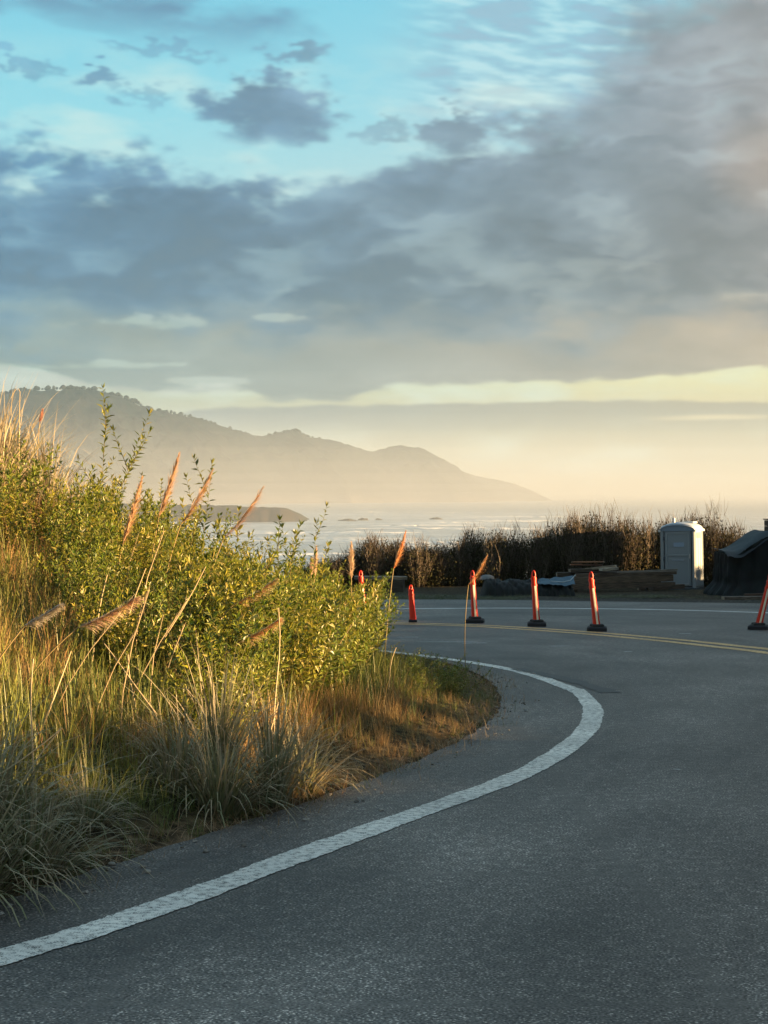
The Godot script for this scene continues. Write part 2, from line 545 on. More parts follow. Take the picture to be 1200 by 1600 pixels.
var outer_poly := PackedVector2Array()
var land_noise: FastNoiseLite


func smooth_line(pts: Array, step: float) -> PackedVector2Array:
	var out := PackedVector2Array()
	for i in pts.size() - 1:
		var p0: Vector2 = pts[maxi(i - 1, 0)]
		var p1: Vector2 = pts[i]
		var p2: Vector2 = pts[i + 1]
		var p3: Vector2 = pts[mini(i + 2, pts.size() - 1)]
		# tangents scaled to the segment, so that uneven spacing makes no loops
		var len := p1.distance_to(p2)
		var m1 := (p2 - p0).normalized() * len
		var m2 := (p3 - p1).normalized() * len
		var k := maxi(1, int(ceil(len / step)))
		for j in k:
			var t := float(j) / k
			var t2 := t * t
			var t3 := t2 * t
			out.push_back(p1 * (2 * t3 - 3 * t2 + 1) + m1 * (t3 - 2 * t2 + t) + p2 * (-2 * t3 + 3 * t2) + m2 * (t3 - t2))
	out.push_back(pts[-1])
	return out


func road_y(d: float) -> float:
	var q := clampf(d, -40.0, 75.0)
	return -(0.0435 * q - 0.00016 * q * q)


func dist_to(line: PackedVector2Array, p: Vector2) -> float:
	var best := 1e9
	for i in line.size() - 1:
		var a := line[i]
		var ab := line[i + 1] - a
		var t := clampf((p - a).dot(ab) / maxf(ab.length_squared(), 1e-9), 0.0, 1.0)
		best = minf(best, (a + ab * t).distance_squared_to(p))
	return sqrt(best)


func inside_of(x: float, z: float) -> float:
	# distance inwards from the edge of the pavement at the foot of the bank; negative on the road
	var p := Vector2(x, z)
	var d := dist_to(inner_line, p)
	return d if Geometry2D.is_point_in_polygon(p, inner_poly) else -d


func outside_of(x: float, z: float) -> float:
	var p := Vector2(x, z)
	var d := dist_to(outer_line, p)
	return d if Geometry2D.is_point_in_polygon(p, outer_poly) else -d


func bank_height(s: float, x: float, z: float) -> float:
	if s <= 0.0:
		return -0.08 + 0.05 * smoothstep(-0.25, 0.0, s)
	var h := 0.20 * s + 0.036 * s * s
	if s > 9.0:
		h = 0.20 * 9.0 + 0.036 * 81.0 + (s - 9.0) * 0.35
	h = minf(h, 9.0)
	# the tip of the bank inside the bend lies low
	h *= 1.0 - 0.65 * smoothstep(-0.9, 0.2, x) * smoothstep(13.0, 16.0, z)
	return -0.03 + h + 0.12 * land_noise.get_noise_2d(x * 0.7, z * 0.7) * smoothstep(0.1, 1.5, s)


var berm_key := [[-10.0, 3.1], [3.0, 2.95], [4.2, 2.65], [6.0, 2.2], [8.0, 2.05], [9.6, 2.05], [14.0, 2.25], [24.0, 2.1], [30.0, 2.1], [40.0, 2.1], [42.5, 2.5], [46.0, 2.4], [48.5, 1.35], [52.0, 1.1], [58.0, 0.5]]


func ground_y(x: float, z: float) -> float:
	var base := road_y(z)
	if x < 4.0:
		var s := inside_of(x, z)
		if s > -0.6:
			return base + bank_height(s, x, z)
	var o := outside_of(x, z)
	var y := base - 0.08 + 0.055 * smoothstep(-0.3, 0.1, o)
	if o > 0.0:
		y += 0.10 * land_noise.get_noise_2d(x * 0.6, z * 0.6) * smoothstep(0.0, 2.0, o)
		if x > 14.0:
			var crest: float = steps(z, berm_key)
			var lump := 1.0 + 0.06 * land_noise.get_noise_2d(x * 0.9 + 40.0, z * 0.9)
			y += crest * lump * smoothstep(15.0, 19.0, x) * (1.0 - 0.6 * smoothstep(20.5, 27.0, x))
	# the cliff
	var rim := 60.0 + 3.0 * land_noise.get_noise_2d(x * 0.25, 7.0)
	var over := maxf(z - rim, x - 46.0)
	if over > 0.0:
		y = maxf(y - over * 1.5, SEA - 4.0)
	return y


func axis(parts: Array) -> PackedFloat32Array:
	var out := PackedFloat32Array()
	for p in parts:
		var x: float = p[0]
		while x < p[1] - 0.001:
			out.push_back(x)
			x += p[2]
	out.push_back(parts[-1][1])
	return out


func build_land() -> void:
	land_noise = make_noise(41, 0.35, 4)
	inner_line = smooth_line(inner_pts, 0.45)
	outer_line = smooth_line(outer_pts, 1.2)
	inner_poly = inner_line.duplicate()
	inner_poly.push_back(Vector2(-90, 10)); inner_poly.push_back(Vector2(-90, -60))
	outer_poly = outer_line.duplicate()
	for q in [Vector2(-60, 160), Vector2(160, 160), Vector2(160, -60)]:
		outer_poly.push_back(q)
	var xs := axis([[-60.0, -24.0, 2.0], [-24.0, -9.0, 0.6], [-9.0, 2.4, 0.2], [2.4, 14.0, 0.9], [14.0, 24.0, 0.6], [24.0, 70.0, 2.0]])
	var zs := axis([[-40.0, -10.0, 2.0], [-10.0, 3.0, 0.6], [3.0, 25.0, 0.2], [25.0, 58.0, 0.7], [58.0, 92.0, 1.2]])
	var pts := []
	var cols := []
	for z in zs:
		for x in xs:
			var y := ground_y(x, z)
			pts.append(Vector3(x, y, -z))
			var nz := land_noise.get_noise_2d(x * 2.3, z * 2.3)
			var c := Color(0.115, 0.085, 0.055)
			if x < 4.0:
				var s := inside_of(x, z)
				c = Color(0.15, 0.105, 0.062).lerp(Color(0.06, 0.058, 0.026), smoothstep(0.05, 0.6, s + 0.25 * nz))
			if z > 37.0:
				var o := outside_of(x, z)
				c = Color(0.10, 0.095, 0.085).lerp(Color(0.085, 0.070, 0.048), smoothstep(0.6, 4.0, o + nz))
				if z > 58.0:
					c = Color(0.10, 0.08, 0.055)
			c = c * (1.0 + 0.35 * nz)
			cols.append(Color(c.r, c.g, c.b))
	var g := Geo.new()
	g.grid(pts, cols, xs.size(), zs.size(), true)
	setting("ground", g.mesh(mats.soil))

	# road sheet between the two pavement edges
	var a := smooth_line(inner_pts.slice(2, 25), 0.12)
	var b := smooth_line(outer_pts.slice(1, 18), 0.3)
	var n := 420
	var m := 44
	pts = []
	cols = []
	var broad := make_noise(43, 0.30, 4)
	var streaks := make_noise(44, 0.9, 3)
	for i in n:
		var pa := along(a, float(i) / (n - 1))
		var pb := along(b, float(i) / (n - 1))
		for j in m:
			var t := float(j) / (m - 1)
			t = t * t * 0.55 + t * 0.45
			var p := pa.lerp(pb, t)
			var rag := 0.05 * streaks.get_noise_2d(i * 0.9, 3.0) + 0.03 * streaks.get_noise_2d(i * 3.1, 9.0) if j == 0 else 0.0
			p += (pb - pa).normalized() * rag
			pts.append(Vector3(p.x, road_y(p.y), -p.y))
			var w := 1.0 + 0.30 * broad.get_noise_2d(p.x, p.y * 0.55) + 0.16 * streaks.get_noise_2d(p.x * 1.6, p.y * 0.35)
			# worn, paler wheel paths beside the edge line and mid-lane
			var dw := t * pa.distance_to(pb)
			w += 0.14 * exp(-pow((dw - 2.6) / 0.5, 2.0)) - 0.10 * exp(-pow((dw - 1.75) / 0.35, 2.0)) + 0.12 * exp(-pow((dw - 4.5) / 0.5, 2.0))
			w -= 0.45 * maxf(0.0, broad.get_noise_2d(p.x * 1.1 + 90.0, p.y * 1.4 + 20.0))
			w += 0.38 * streaks.get_noise_2d(dw * 2.2, i * 0.10) + 1.0 * maxf(0.0, broad.get_noise_2d(p.x * 1.5 + 50.0, p.y * 0.9))
			w += 0.30 * exp(-pow((p.x + 0.35) / 0.35, 2.0) - pow((p.y - 4.9) / 0.7, 2.0)) + 0.22 * exp(-pow((p.x - 0.35) / 0.3, 2.0) - pow((p.y - 6.6) / 1.2, 2.0)) - 0.15 * exp(-pow((p.x - 0.7) / 0.35, 2.0) - pow((p.y - 5.3) / 0.9, 2.0))
			var k := 0.43 * w
			cols.append(Color(k * 1.10, k, k * 0.89))
	g = Geo.new()
	g.grid(pts, cols, m, n, true)
	setting("road", g.mesh(mats.asphalt))

	# the edge line is laid in two runs that meet with a small step beyond the bend
	var first: Array = white_pts.slice(0, 14)
	first.append(Vector2(1.915, 15.50))
	var second: Array = white_pts.slice(16)
	second.push_front(Vector2(1.91, 15.46))
	ribbon("edge_line", first, 0.17, Color(0.80, 0.79, 0.73), 0.008, 0.008, "")
	ribbon("edge_line", second, 0.17, Color(0.80, 0.79, 0.73), 0.008, 0.008, "", -0.015)
	# tar brushed over an older run of the line
	ribbon("tar_strip", [Vector2(2.22, 15.1), Vector2(2.10, 16.0), Vector2(1.88, 17.0), Vector2(1.55, 18.2)], 0.20, Color(0.035, 0.036, 0.037), 0.03, 0.02, "")
	ribbon("edge_line", far_pts, 0.34, Color(0.74, 0.74, 0.72), 0.02, 0.15, "")
	ribbon("centre_line", yellow_pts, 0.22, Color(0.80, 0.50, 0.20), 0.01, 0.15, "", 0.21)
	ribbon("centre_line", yellow_pts, 0.22, Color(0.80, 0.50, 0.20), 0.01, 0.15, "", -0.21)
	# chalky scuffs and scraps of old paint on the lane
	for q in [[0.40, 24.6, 0.55, 0.16, 0.2], [1.05, 23.4, 1.3, 0.16, 0.0], [1.35, 23.1, 0.5, 0.2, 0.4], [2.55, 22.4, 0.4, 0.14, 0.1], [3.35, 21.2, 0.14, 0.2, 0.2], [5.0, 25.6, 0.28, 0.16, -0.2], [1.85, 9.75, 0.06, 0.05, 0.2]]:
		var gg := Geo.new()
		patch(gg, q[0], q[1], q[2], q[3], q[4])
		setting("road_marking", gg.mesh(mats.paint))


func along(line: PackedVector2Array, t: float) -> Vector2:
	var f := t * (line.size() - 1)
	var i := mini(int(f), line.size() - 2)
	return line[i].lerp(line[i + 1], f - i)


func patch(g: Geo, x: float, z: float, length: float, width: float, turn: float) -> void:
	var pts := []
	for k in 14:
		var a := TAU * k / 14
		var r := rng.randf_range(0.55, 1.0)
		var p := Vector2(cos(a) * length * 0.5 * r, sin(a) * width * 0.5 * r).rotated(turn)
		pts.append(Vector3(x + p.x, road_y(z + p.y) + 0.004, -(z + p.y)))
	var mid := Vector3(x, road_y(z) + 0.004, -z)
	for k in 14:
		g.tri(mid, pts[(k + 1) % 14], pts[k], Color(0.42, 0.43, 0.42))


func ribbon(called: String, pts: Array, width: float, col: Color, rough: float, step: float, label: String, shift := 0.0) -> void:
	var line := smooth_line(pts, step)
	var g := Geo.new()
	var p4 := []
	var cols := []
	var nz := make_noise(47, 1.0, 3)
	for i in line.size():
		var t := (line[mini(i + 1, line.size() - 1)] - line[maxi(i - 1, 0)]).normalized()
		var nrm := Vector2(t.y, -t.x)
		var c := line[i] + nrm * shift
		var wide := width * (1.0 + 0.10 * nz.get_noise_1d(i * step * 0.6 + 55.0))
		var l := c + nrm * (wide * 0.5 + rough * (1.6 * nz.get_noise_1d(i * step * 1.7) + nz.get_noise_1d(i * step * 11.0 + 40.0) + 0.9 * nz.get_noise_1d(i * step * 41.0 + 300.0)))
		var r := c - nrm * (wide * 0.5 + rough * (1.6 * nz.get_noise_1d(i * step * 1.7 + 900.0) + nz.get_noise_1d(i * step * 11.0 + 640.0) + 0.9 * nz.get_noise_1d(i * step * 41.0 + 700.0)))
		var k := 1.0 + 0.3 * nz.get_noise_1d(i * step * 0.9 + 80.0) - 0.25 * maxf(0.0, nz.get_noise_1d(i * step * 4.0 + 180.0))
		for j in 4:
			var p := l.lerp(r, j / 3.0)
			p4.append(Vector3(p.x, road_y(p.y) + 0.004, -p.y))
			cols.append(Color(col.r * k, col.g * k, col.b * k))
	g.grid(p4, cols, 4, line.size())
	setting(called, g.mesh(mats.paint))


# ---------------------------------------------------------------- far coast and sea
var ridge := [Vector3(-3300, 330, 5400), Vector3(-2364, 360, 5600), Vector3(-2041, 390, 5800), Vector3(-1709, 402, 5900), Vector3(-1490, 384, 6000), Vector3(-1391, 394, 6000), Vector3(-1242, 401, 6000), Vector3(-1127, 397, 6050), Vector3(-1010, 365, 6100), Vector3(-909, 325, 6100), Vector3(-796, 307, 6200), Vector3(-678, 273, 6300), Vector3(-530, 232, 6400), Vector3(-457, 246, 6500), Vector3(-371, 257, 6500), Vector3(-325, 235, 6550), Vector3(-194, 215, 6700), Vector3(-70, 176, 6800), Vector3(0, 196, 6900), Vector3(86, 207, 6900), Vector3(174, 193, 7000), Vector3(261, 146, 7000), Vector3(372, 87, 7100), Vector3(505, 60, 7200), Vector3(615, 36, 7300), Vector3(690, 4, 7400), Vector3(750, -42, 7500)]


func spline3(pts: Array, f: float) -> Vector3:
	var i := mini(int(f), pts.size() - 2)
	var t := f - i
	return (pts[i] as Vector3).cubic_interpolate(pts[i + 1], pts[maxi(i - 1, 0)], pts[mini(i + 2, pts.size() - 1)], t)


func build_coast() -> void:
	var nz := make_noise(61, 0.004, 6)
	var rg := make_noise(62, 0.0035, 5)
	rg.fractal_type = FastNoiseLite.FRACTAL_RIDGED
	var n := 260
	var m := 60
	var pts := []
	var cols := []
	for j in m:
		var s := float(j) / (m - 1) * 1.7      # 0 foot, 1 crest, beyond it the far side
		for i in n:
			var r := spline3(ridge, float(i) / (n - 1) * (ridge.size() - 1.001))
			var h := r.y - SEA
			var reach := 250.0 + h * 2.6
			var up := 0.0
			if s <= 1.0:
				up = pow(s, 0.8) * (0.75 + 0.25 * s)
			else:
				up = 1.0 - (s - 1.0) * 0.9
			var x := r.x + 0.25 * reach * (1.0 - s)
			var z := r.z - reach * (1.0 - s)
			var spur := rg.get_noise_2d(x, z * 0.6) * 0.22 * sin(minf(s, 1.0) * PI) if s < 1.0 else 0.0
			var y := SEA - 6.0 + (h + 6.0) * (up + spur * 0.8)
			y += nz.get_noise_2d(x * 3.0, z * 3.0) * 14.0 * smoothstep(0.1, 0.5, s) * clampf(h / 200.0, 0.1, 1.0)
			# a ragged skyline of trees
			if s > 0.9 and s < 1.1:
				y += maxf(0.0, nz.get_noise_1d(i * 60.0)) * 12.0 * clampf(h / 250.0, 0.0, 1.0)
			pts.append(Vector3(x, y, -z))
			var k := 0.010 + 0.007 * nz.get_noise_2d(x * 2.5, z * 2.5)
			var c := Color(k * 0.8, k * 0.95, k * 0.85)
			if s < 0.06:
				c = Color(0.07, 0.06, 0.05)
			cols.append(Color(c.r, c.g, c.b * 1.25))
	var g := Geo.new()
	g.grid(pts, cols, n, m, true)
	setting("mountain", g.mesh(mats.far_land))

	# trees that stand up from the high skyline
	var cr := Geo.new()
	for k in 7:
		var a := TAU * k / 7
		var b := TAU * (k + 1) / 7
		for lv in [[0.0, 0.34, 0.45, 0.5], [0.45, 0.5, 0.8, 0.36], [0.8, 0.36, 1.0, 0.02]]:
			cr.quad(Vector3(cos(b) * lv[1], lv[0], sin(b) * lv[1]), Vector3(cos(a) * lv[1], lv[0], sin(a) * lv[1]), Vector3(cos(a) * lv[3], lv[2], sin(a) * lv[3]), Vector3(cos(b) * lv[3], lv[2], sin(b) * lv[3]), Color(1, 1, 1))
	var places := []
	var colours := []
	for k in 420:
		var f := rng.randf_range(0.5, 12.0) if k < 340 else rng.randf_range(12.5, 15.5)
		var r := spline3(ridge, f)
		var tall := (7.0 + 13.0 * pow(rng.randf(), 3.0)) * (0.75 if f > 8.5 else 1.0)
		places.append(Transform3D(Basis.from_scale(Vector3(tall * rng.randf_range(0.7, 1.5), tall, tall)), Vector3(r.x, r.y - 4.0, -r.z + rng.randf_range(-25, 25))))
		colours.append(Color(0.010, 0.012, 0.011))
	scatter("ridge_trees", cr.mesh(mats.far_land), places, colours, "dark trees in a ragged row along the crest of the far mountain", "trees")

	# the flat-topped headland in front of it
	pts = []
	cols = []
	n = 90
	m = 26
	for j in m:
		var s := float(j) / (m - 1)
		for i in n:
			var t := float(i) / (n - 1)
			var x := -560.0 + 462.0 * t
			var end := 1.0 - smoothstep(0.90, 1.0, t)
			var cliff := smoothstep(0.0, 0.22, s + 0.05 * nz.get_noise_2d(x * 6.0, 50.0)) * end
			var y := SEA - 3.0 + cliff * (24.0 + 4.0 * nz.get_noise_2d(x * 2.0, s * 600.0) - 9.0 * t * t * t * s)
			y += 2.2 * nz.get_noise_2d(x * 14.0, s * 900.0) * cliff
			var z := 2060.0 + 40.0 * nz.get_noise_2d(x * 4.0, 9.0) + (1.0 - t) * 120.0 + s * 230.0
			pts.append(Vector3(x, y, -z))
			var k := 0.03 + 0.015 * nz.get_noise_2d(x * 5.0, y * 20.0)
			cols.append(Color(k * 1.1, k * 0.95, k * 0.75) if s < 0.25 else Color(k * 0.8, k * 0.85, k * 0.5))
	g = Geo.new()
	g.grid(pts, cols, n, m, true)
	setting("headland", g.mesh(mats.far_land))

	# sea: swell near the shore, a plain sheet beyond
	var swell := make_noise(63, 0.02, 3)
	var xs := axis([[-14000.0, -2000.0, 1500.0], [-2000.0, -500.0, 60.0], [-500.0, 900.0, 9.0], [900.0, 3000.0, 60.0], [3000.0, 14000.0, 1500.0]])
	var zs := axis([[-14000.0, -1000.0, 1500.0], [-1000.0, 600.0, 200.0], [600.0, 1900.0, 7.0], [1900.0, 3500.0, 16.0], [3500.0, 6000.0, 120.0], [6000.0, 15000.0, 1500.0]])
	pts = []
	cols = []
	for z in zs:
		for x in xs:
			var near := smoothstep(560.0, 760.0, z) * (1.0 - smoothstep(2600.0, 3500.0, z)) * (1.0 - smoothstep(450.0, 850.0, absf(x - 150.0)))
			var crest := swell.get_noise_2d(x * 0.16 + 0.1 * z, z * 0.75 + 14.0 * nz.get_noise_2d(x, z))
			var y := SEA + near * (0.7 * crest + 0.5 * maxf(0.0, crest - 0.15) * 4.0)
			pts.append(Vector3(x, y, -z))
			var c := Color(0.17, 0.20, 0.21).lerp(Color(0.33, 0.35, 0.34), near)
			var white := smoothstep(0.12, 0.36, crest + 0.25 * nz.get_noise_2d(x * 3.0, z * 7.0)) * near
			var lace := smoothstep(0.05, 0.35, nz.get_noise_2d(x * 2.2, z * 5.0)) * near * 0.5
			c = c.lerp(Color(0.62, 0.64, 0.64), maxf(white * 0.8, lace * 1.1))
			cols.append(c)
	g = Geo.new()
	g.grid(pts, cols, xs.size(), zs.size(), true)
	setting("sea", g.mesh(mats.water))

	# breaking crests: ragged low ridges of white water
	g = Geo.new()
	for k in 34:
		var z := 980.0 + pow(rng.randf(), 1.2) * 2200.0
		var x := rng.randf_range(-0.13, 0.17) * z
		if k < 7:
			z = [2150.0, 2500.0, 1700.0, 1540.0, 2330.0, 1900.0, 1350.0][k]
			x = [170.0, 230.0, 95.0, -60.0, 120.0, 60.0, -150.0][k]
		var length := rng.randf_range(70.0, 230.0) * (1.5 if k < 4 else 1.0)
		var tall := rng.randf_range(0.5, 1.1) * (2.4 if k < 4 else 1.0)
		var deep := rng.randf_range(16.0, 46.0)
		var p := []
		var cc := []
		var seg := 40
		var slant := rng.randf_range(-0.25, 0.25)
		for j in 7:
			var b := j / 6.0
			for i in seg:
				var a := float(i) / (seg - 1)
				var taper := sin(a * PI)
				var xx := x + (a - 0.5) * length
				var ragged := 1.0 + 0.9 * swell.get_noise_2d(xx * 6.0 + k * 30.0, b * 60.0)
				p.append(Vector3(xx, SEA - 0.3 + tall * taper * sin(b * PI) * ragged * (1.0 if b < 0.6 else 0.8), -(z + (b - 0.5) * deep * taper * ragged + slant * (xx - x) + 6.0 * swell.get_noise_1d(xx * 1.5 + k * 11.0))))
				cc.append(Color(0.8, 0.8, 0.78))
		g.grid(p, cc, seg, 7, true)
	setting("white_water", g.mesh(mats.foam), "", "stuff").set_meta("label", "broken white crests of surf rolling in on the grey sea")
	get_child(-1).set_meta("category", "surf")

	# salt haze lying over the water under the mountain
	for k in 9:
		var fm := FogMaterial.new()
		fm.resource_name = "sea_mist"
		fm.albedo = Color(0.80, 0.84, 0.89)
		fm.density = 0.000017 + 0.0000034 * (8 - k)
		var fv := FogVolume.new()
		fv.name = numbered("sea_mist")
		fv.shape = RenderingServer.FOG_VOLUME_SHAPE_ELLIPSOID
		fv.size = Vector3(9000 + 700 * k, 80 + 52 * k, 8600 + 150 * k)
		fv.material = fm
		add_child(fv)
		fv.position = Vector3(0, SEA, -5300)
		tag(fv, "pale salt haze lying over the surf below the far mountain", "sea haze", "layers of salt haze over the water", "stuff")

	# rocks off the headland
	var spots := [[-52.0, 2180.0, 13.0, 2.4, "long low sea rock just off the end of the flat headland"], [-30.0, 2230.0, 8.0, 3.2, "humped sea rock standing between two flatter ones off the headland"], [-8.0, 2260.0, 6.0, 1.8, "small flat sea rock awash beside the humped one"], [78.0, 2300.0, 9.0, 2.8, "lone dark sea rock out beyond the bare bushes"]]
	for s in spots:
		var t := thing("sea_rock", s[4], "rock", Vector3(s[0], SEA - 1.0, -s[1]))
		part("rock", rock_mesh(s[2], s[3] + 1.0, int(s[0])), t)


func rock_mesh(r: float, h: float, sd: int) -> ArrayMesh:
	var nz := make_noise(sd + 500, 0.9, 3)
	var pts := []
	var cols := []
	for j in 9:
		var e := j / 8.0 * PI * 0.5
		for i in 17:
			var a := -TAU * i / 16.0
			var d := Vector3(cos(a) * cos(e), sin(e), sin(a) * cos(e))
			var k := 1.0 + 0.45 * nz.get_noise_3dv(d * 1.7)
			pts.append(Vector3(d.x * r * k, d.y * h * k, d.z * r * 0.6 * k))
			cols.append(Color(0.06, 0.055, 0.05))
	var g := Geo.new()
	g.grid(pts, cols, 17, 9)
	return g.mesh(mats.far_land)


# ---------------------------------------------------------------- plants
func spread_dir(lean: float) -> Vector3:
	var a := rng.randf() * TAU
	return Vector3(cos(a) * sin(lean), cos(lean), sin(a) * sin(lean))


func leaf_colour() -> Color:
	var k := rng.randf()
	var c := Color(0.125, 0.18, 0.02).lerp(Color(0.27, 0.265, 0.032), k)
	if rng.randf() < 0.14:
		c = Color(0.34, 0.31, 0.09)
	elif rng.randf() < 0.10:
		c = Color(0.05, 0.085, 0.018)
	return Color(c.r * leaf_tint.r, c.g * leaf_tint.g, c.b * leaf_tint.b) * rng.randf_range(0.75, 1.2)


var leaf_tint := Color(1, 1, 1)


func leafy_twig(st: Geo, lv: Geo, base: Vector3, dir: Vector3, length: float, first: float, gap: float, size: float) -> Array:
	var pts := [base]
	var d := dir
	var p := base
	var radii := [0.0045]
	for i in 5:
		d = (d + Vector3(rng.randf_range(-0.10, 0.10), rng.randf_range(-0.02, 0.10), rng.randf_range(-0.10, 0.10))).normalized()
		p += d * length / 5.0
		pts.append(p)
		radii.append(0.0045 * (1.0 - (i + 1) / 6.0))
	st.tube(pts, radii, 3, Color(0.12, 0.10, 0.04), Color(0.13, 0.14, 0.03))
	var l := first * length
	var spin := rng.randf() * TAU
	while l < length:
		var f := clampf(l / length * 5.0, 0.0, 4.999)
		var at: Vector3 = pts[int(f)].lerp(pts[int(f) + 1], f - int(f))
		var ax: Vector3 = (pts[int(f) + 1] - pts[int(f)]).normalized()
		var side := ax.cross(Vector3(0.2, 0.3, 0.93)).normalized()
		var out := (side * cos(spin) + ax.cross(side) * sin(spin)).normalized()
		var ld := (out * rng.randf_range(0.7, 1.0) + ax * rng.randf_range(0.45, 1.0) + Vector3.DOWN * rng.randf_range(-0.05, 0.15)).normalized()
		var sz := size * rng.randf_range(0.7, 1.25) * (1.0 - 0.35 * l / length)
		lv.leaf(at, ld, (ax + spread_dir(0.5) * 0.25).normalized(), sz, sz * rng.randf_range(0.30, 0.44), leaf_colour())
		spin += 2.4
		l += gap * rng.randf_range(0.8, 1.2)
	# a tuft at the tip
	for k in 4:
		lv.leaf(p, (d + spread_dir(1.0) * 0.7).normalized(), spread_dir(1.2), size * 0.7, size * 0.2, leaf_colour())
	return pts


func shrub_parts(sd: int, height: float, stems: int, radius: float, lean: float) -> Array:
	rng.seed = sd
	var st := Geo.new()
	var lv := Geo.new()
	for s in stems:
		var dir := spread_dir(lean * sqrt(rng.randf()))
		var base := Vector3(dir.x, 0.0, dir.z) * radius * 0.6 + Vector3(rng.randf_range(-0.08, 0.08), -0.04, rng.randf_range(-0.08, 0.08))
		var len := height * rng.randf_range(0.5, 1.2)
		var pts := leafy_twig(st, lv, base, dir, len, 0.18, 0.028, 0.105)
		for k in rng.randi_range(2, 4):
			var f := rng.randf_range(1.0, 4.6)
			var at: Vector3 = pts[int(f)].lerp(pts[int(f) + 1], f - int(f))
			var sd2 := (dir + spread_dir(1.3) * 0.65).normalized()
			leafy_twig(st, lv, at, sd2, len * rng.randf_range(0.16, 0.34), 0.1, 0.024, 0.090)
	return [st.mesh(mats.twig), lv.mesh(mats.leaf)]


func shrub_thing(called: String, label: String, group: String, parts: Array, at: Vector3, turn: float, scale3: Vector3) -> Node3D:
	var t := thing(called, label, "shrub", at, turn, group)
	part("stems", parts[0], t, "stuff")
	part("leaves", parts[1], t, "stuff")
	t.scale = scale3
	return t


func tussock_parts(sd: int, blades: int, length: float, spread: float, dry: float) -> Array:
	rng.seed = sd
	var green := Geo.new()
	var straw := Geo.new()
	for k in blades:
		var d := spread_dir(rng.randf_range(0.05, 0.75) * spread)
		var base := Vector3(d.x * 0.22 + rng.randf_range(-0.06, 0.06), -0.03, d.z * 0.22 + rng.randf_range(-0.06, 0.06))
		var len := length * rng.randf_range(0.5, 1.15)
		if rng.randf() < dry:
			var c := Color(0.42, 0.35, 0.22) * rng.randf_range(0.6, 1.15)
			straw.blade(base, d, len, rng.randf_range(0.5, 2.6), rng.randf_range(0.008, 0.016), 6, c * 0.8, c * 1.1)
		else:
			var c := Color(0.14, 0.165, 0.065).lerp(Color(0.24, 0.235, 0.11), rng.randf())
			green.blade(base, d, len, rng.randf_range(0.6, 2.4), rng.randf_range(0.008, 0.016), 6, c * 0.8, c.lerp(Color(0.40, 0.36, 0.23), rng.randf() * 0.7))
	return [green.mesh(mats.grass), straw.mesh(mats.dry_straw)]


func tussock_thing(label: String, group: String, parts: Array, at: Vector3, turn: float, s: float) -> void:
	var t := thing("grass_tussock", label, "grass clump", at, turn, group)
	part("green_blades", parts[0], t, "stuff")
	part("dry_blades", parts[1], t, "stuff")
	t.scale = Vector3.ONE * s


func tuft_mesh(sd: int, blades: int, length: float, width: float, lean: float, droop: float, mat: String) -> ArrayMesh:
	rng.seed = sd
	var g := Geo.new()
	for k in blades:
		var d := spread_dir(lean * rng.randf_range(0.1, 1.0))
		var base := Vector3(rng.randf_range(-0.09, 0.09), -0.02, rng.randf_range(-0.09, 0.09))
		var b := rng.randf_range(0.7, 1.3)
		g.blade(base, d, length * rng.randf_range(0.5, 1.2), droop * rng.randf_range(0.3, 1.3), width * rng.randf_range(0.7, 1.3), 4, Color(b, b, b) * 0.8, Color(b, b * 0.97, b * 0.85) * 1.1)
	return g.mesh(mats[mat])


func on_bank(x: float, z: float) -> Vector3:
	return Vector3(x, ground_y(x, z), -z)


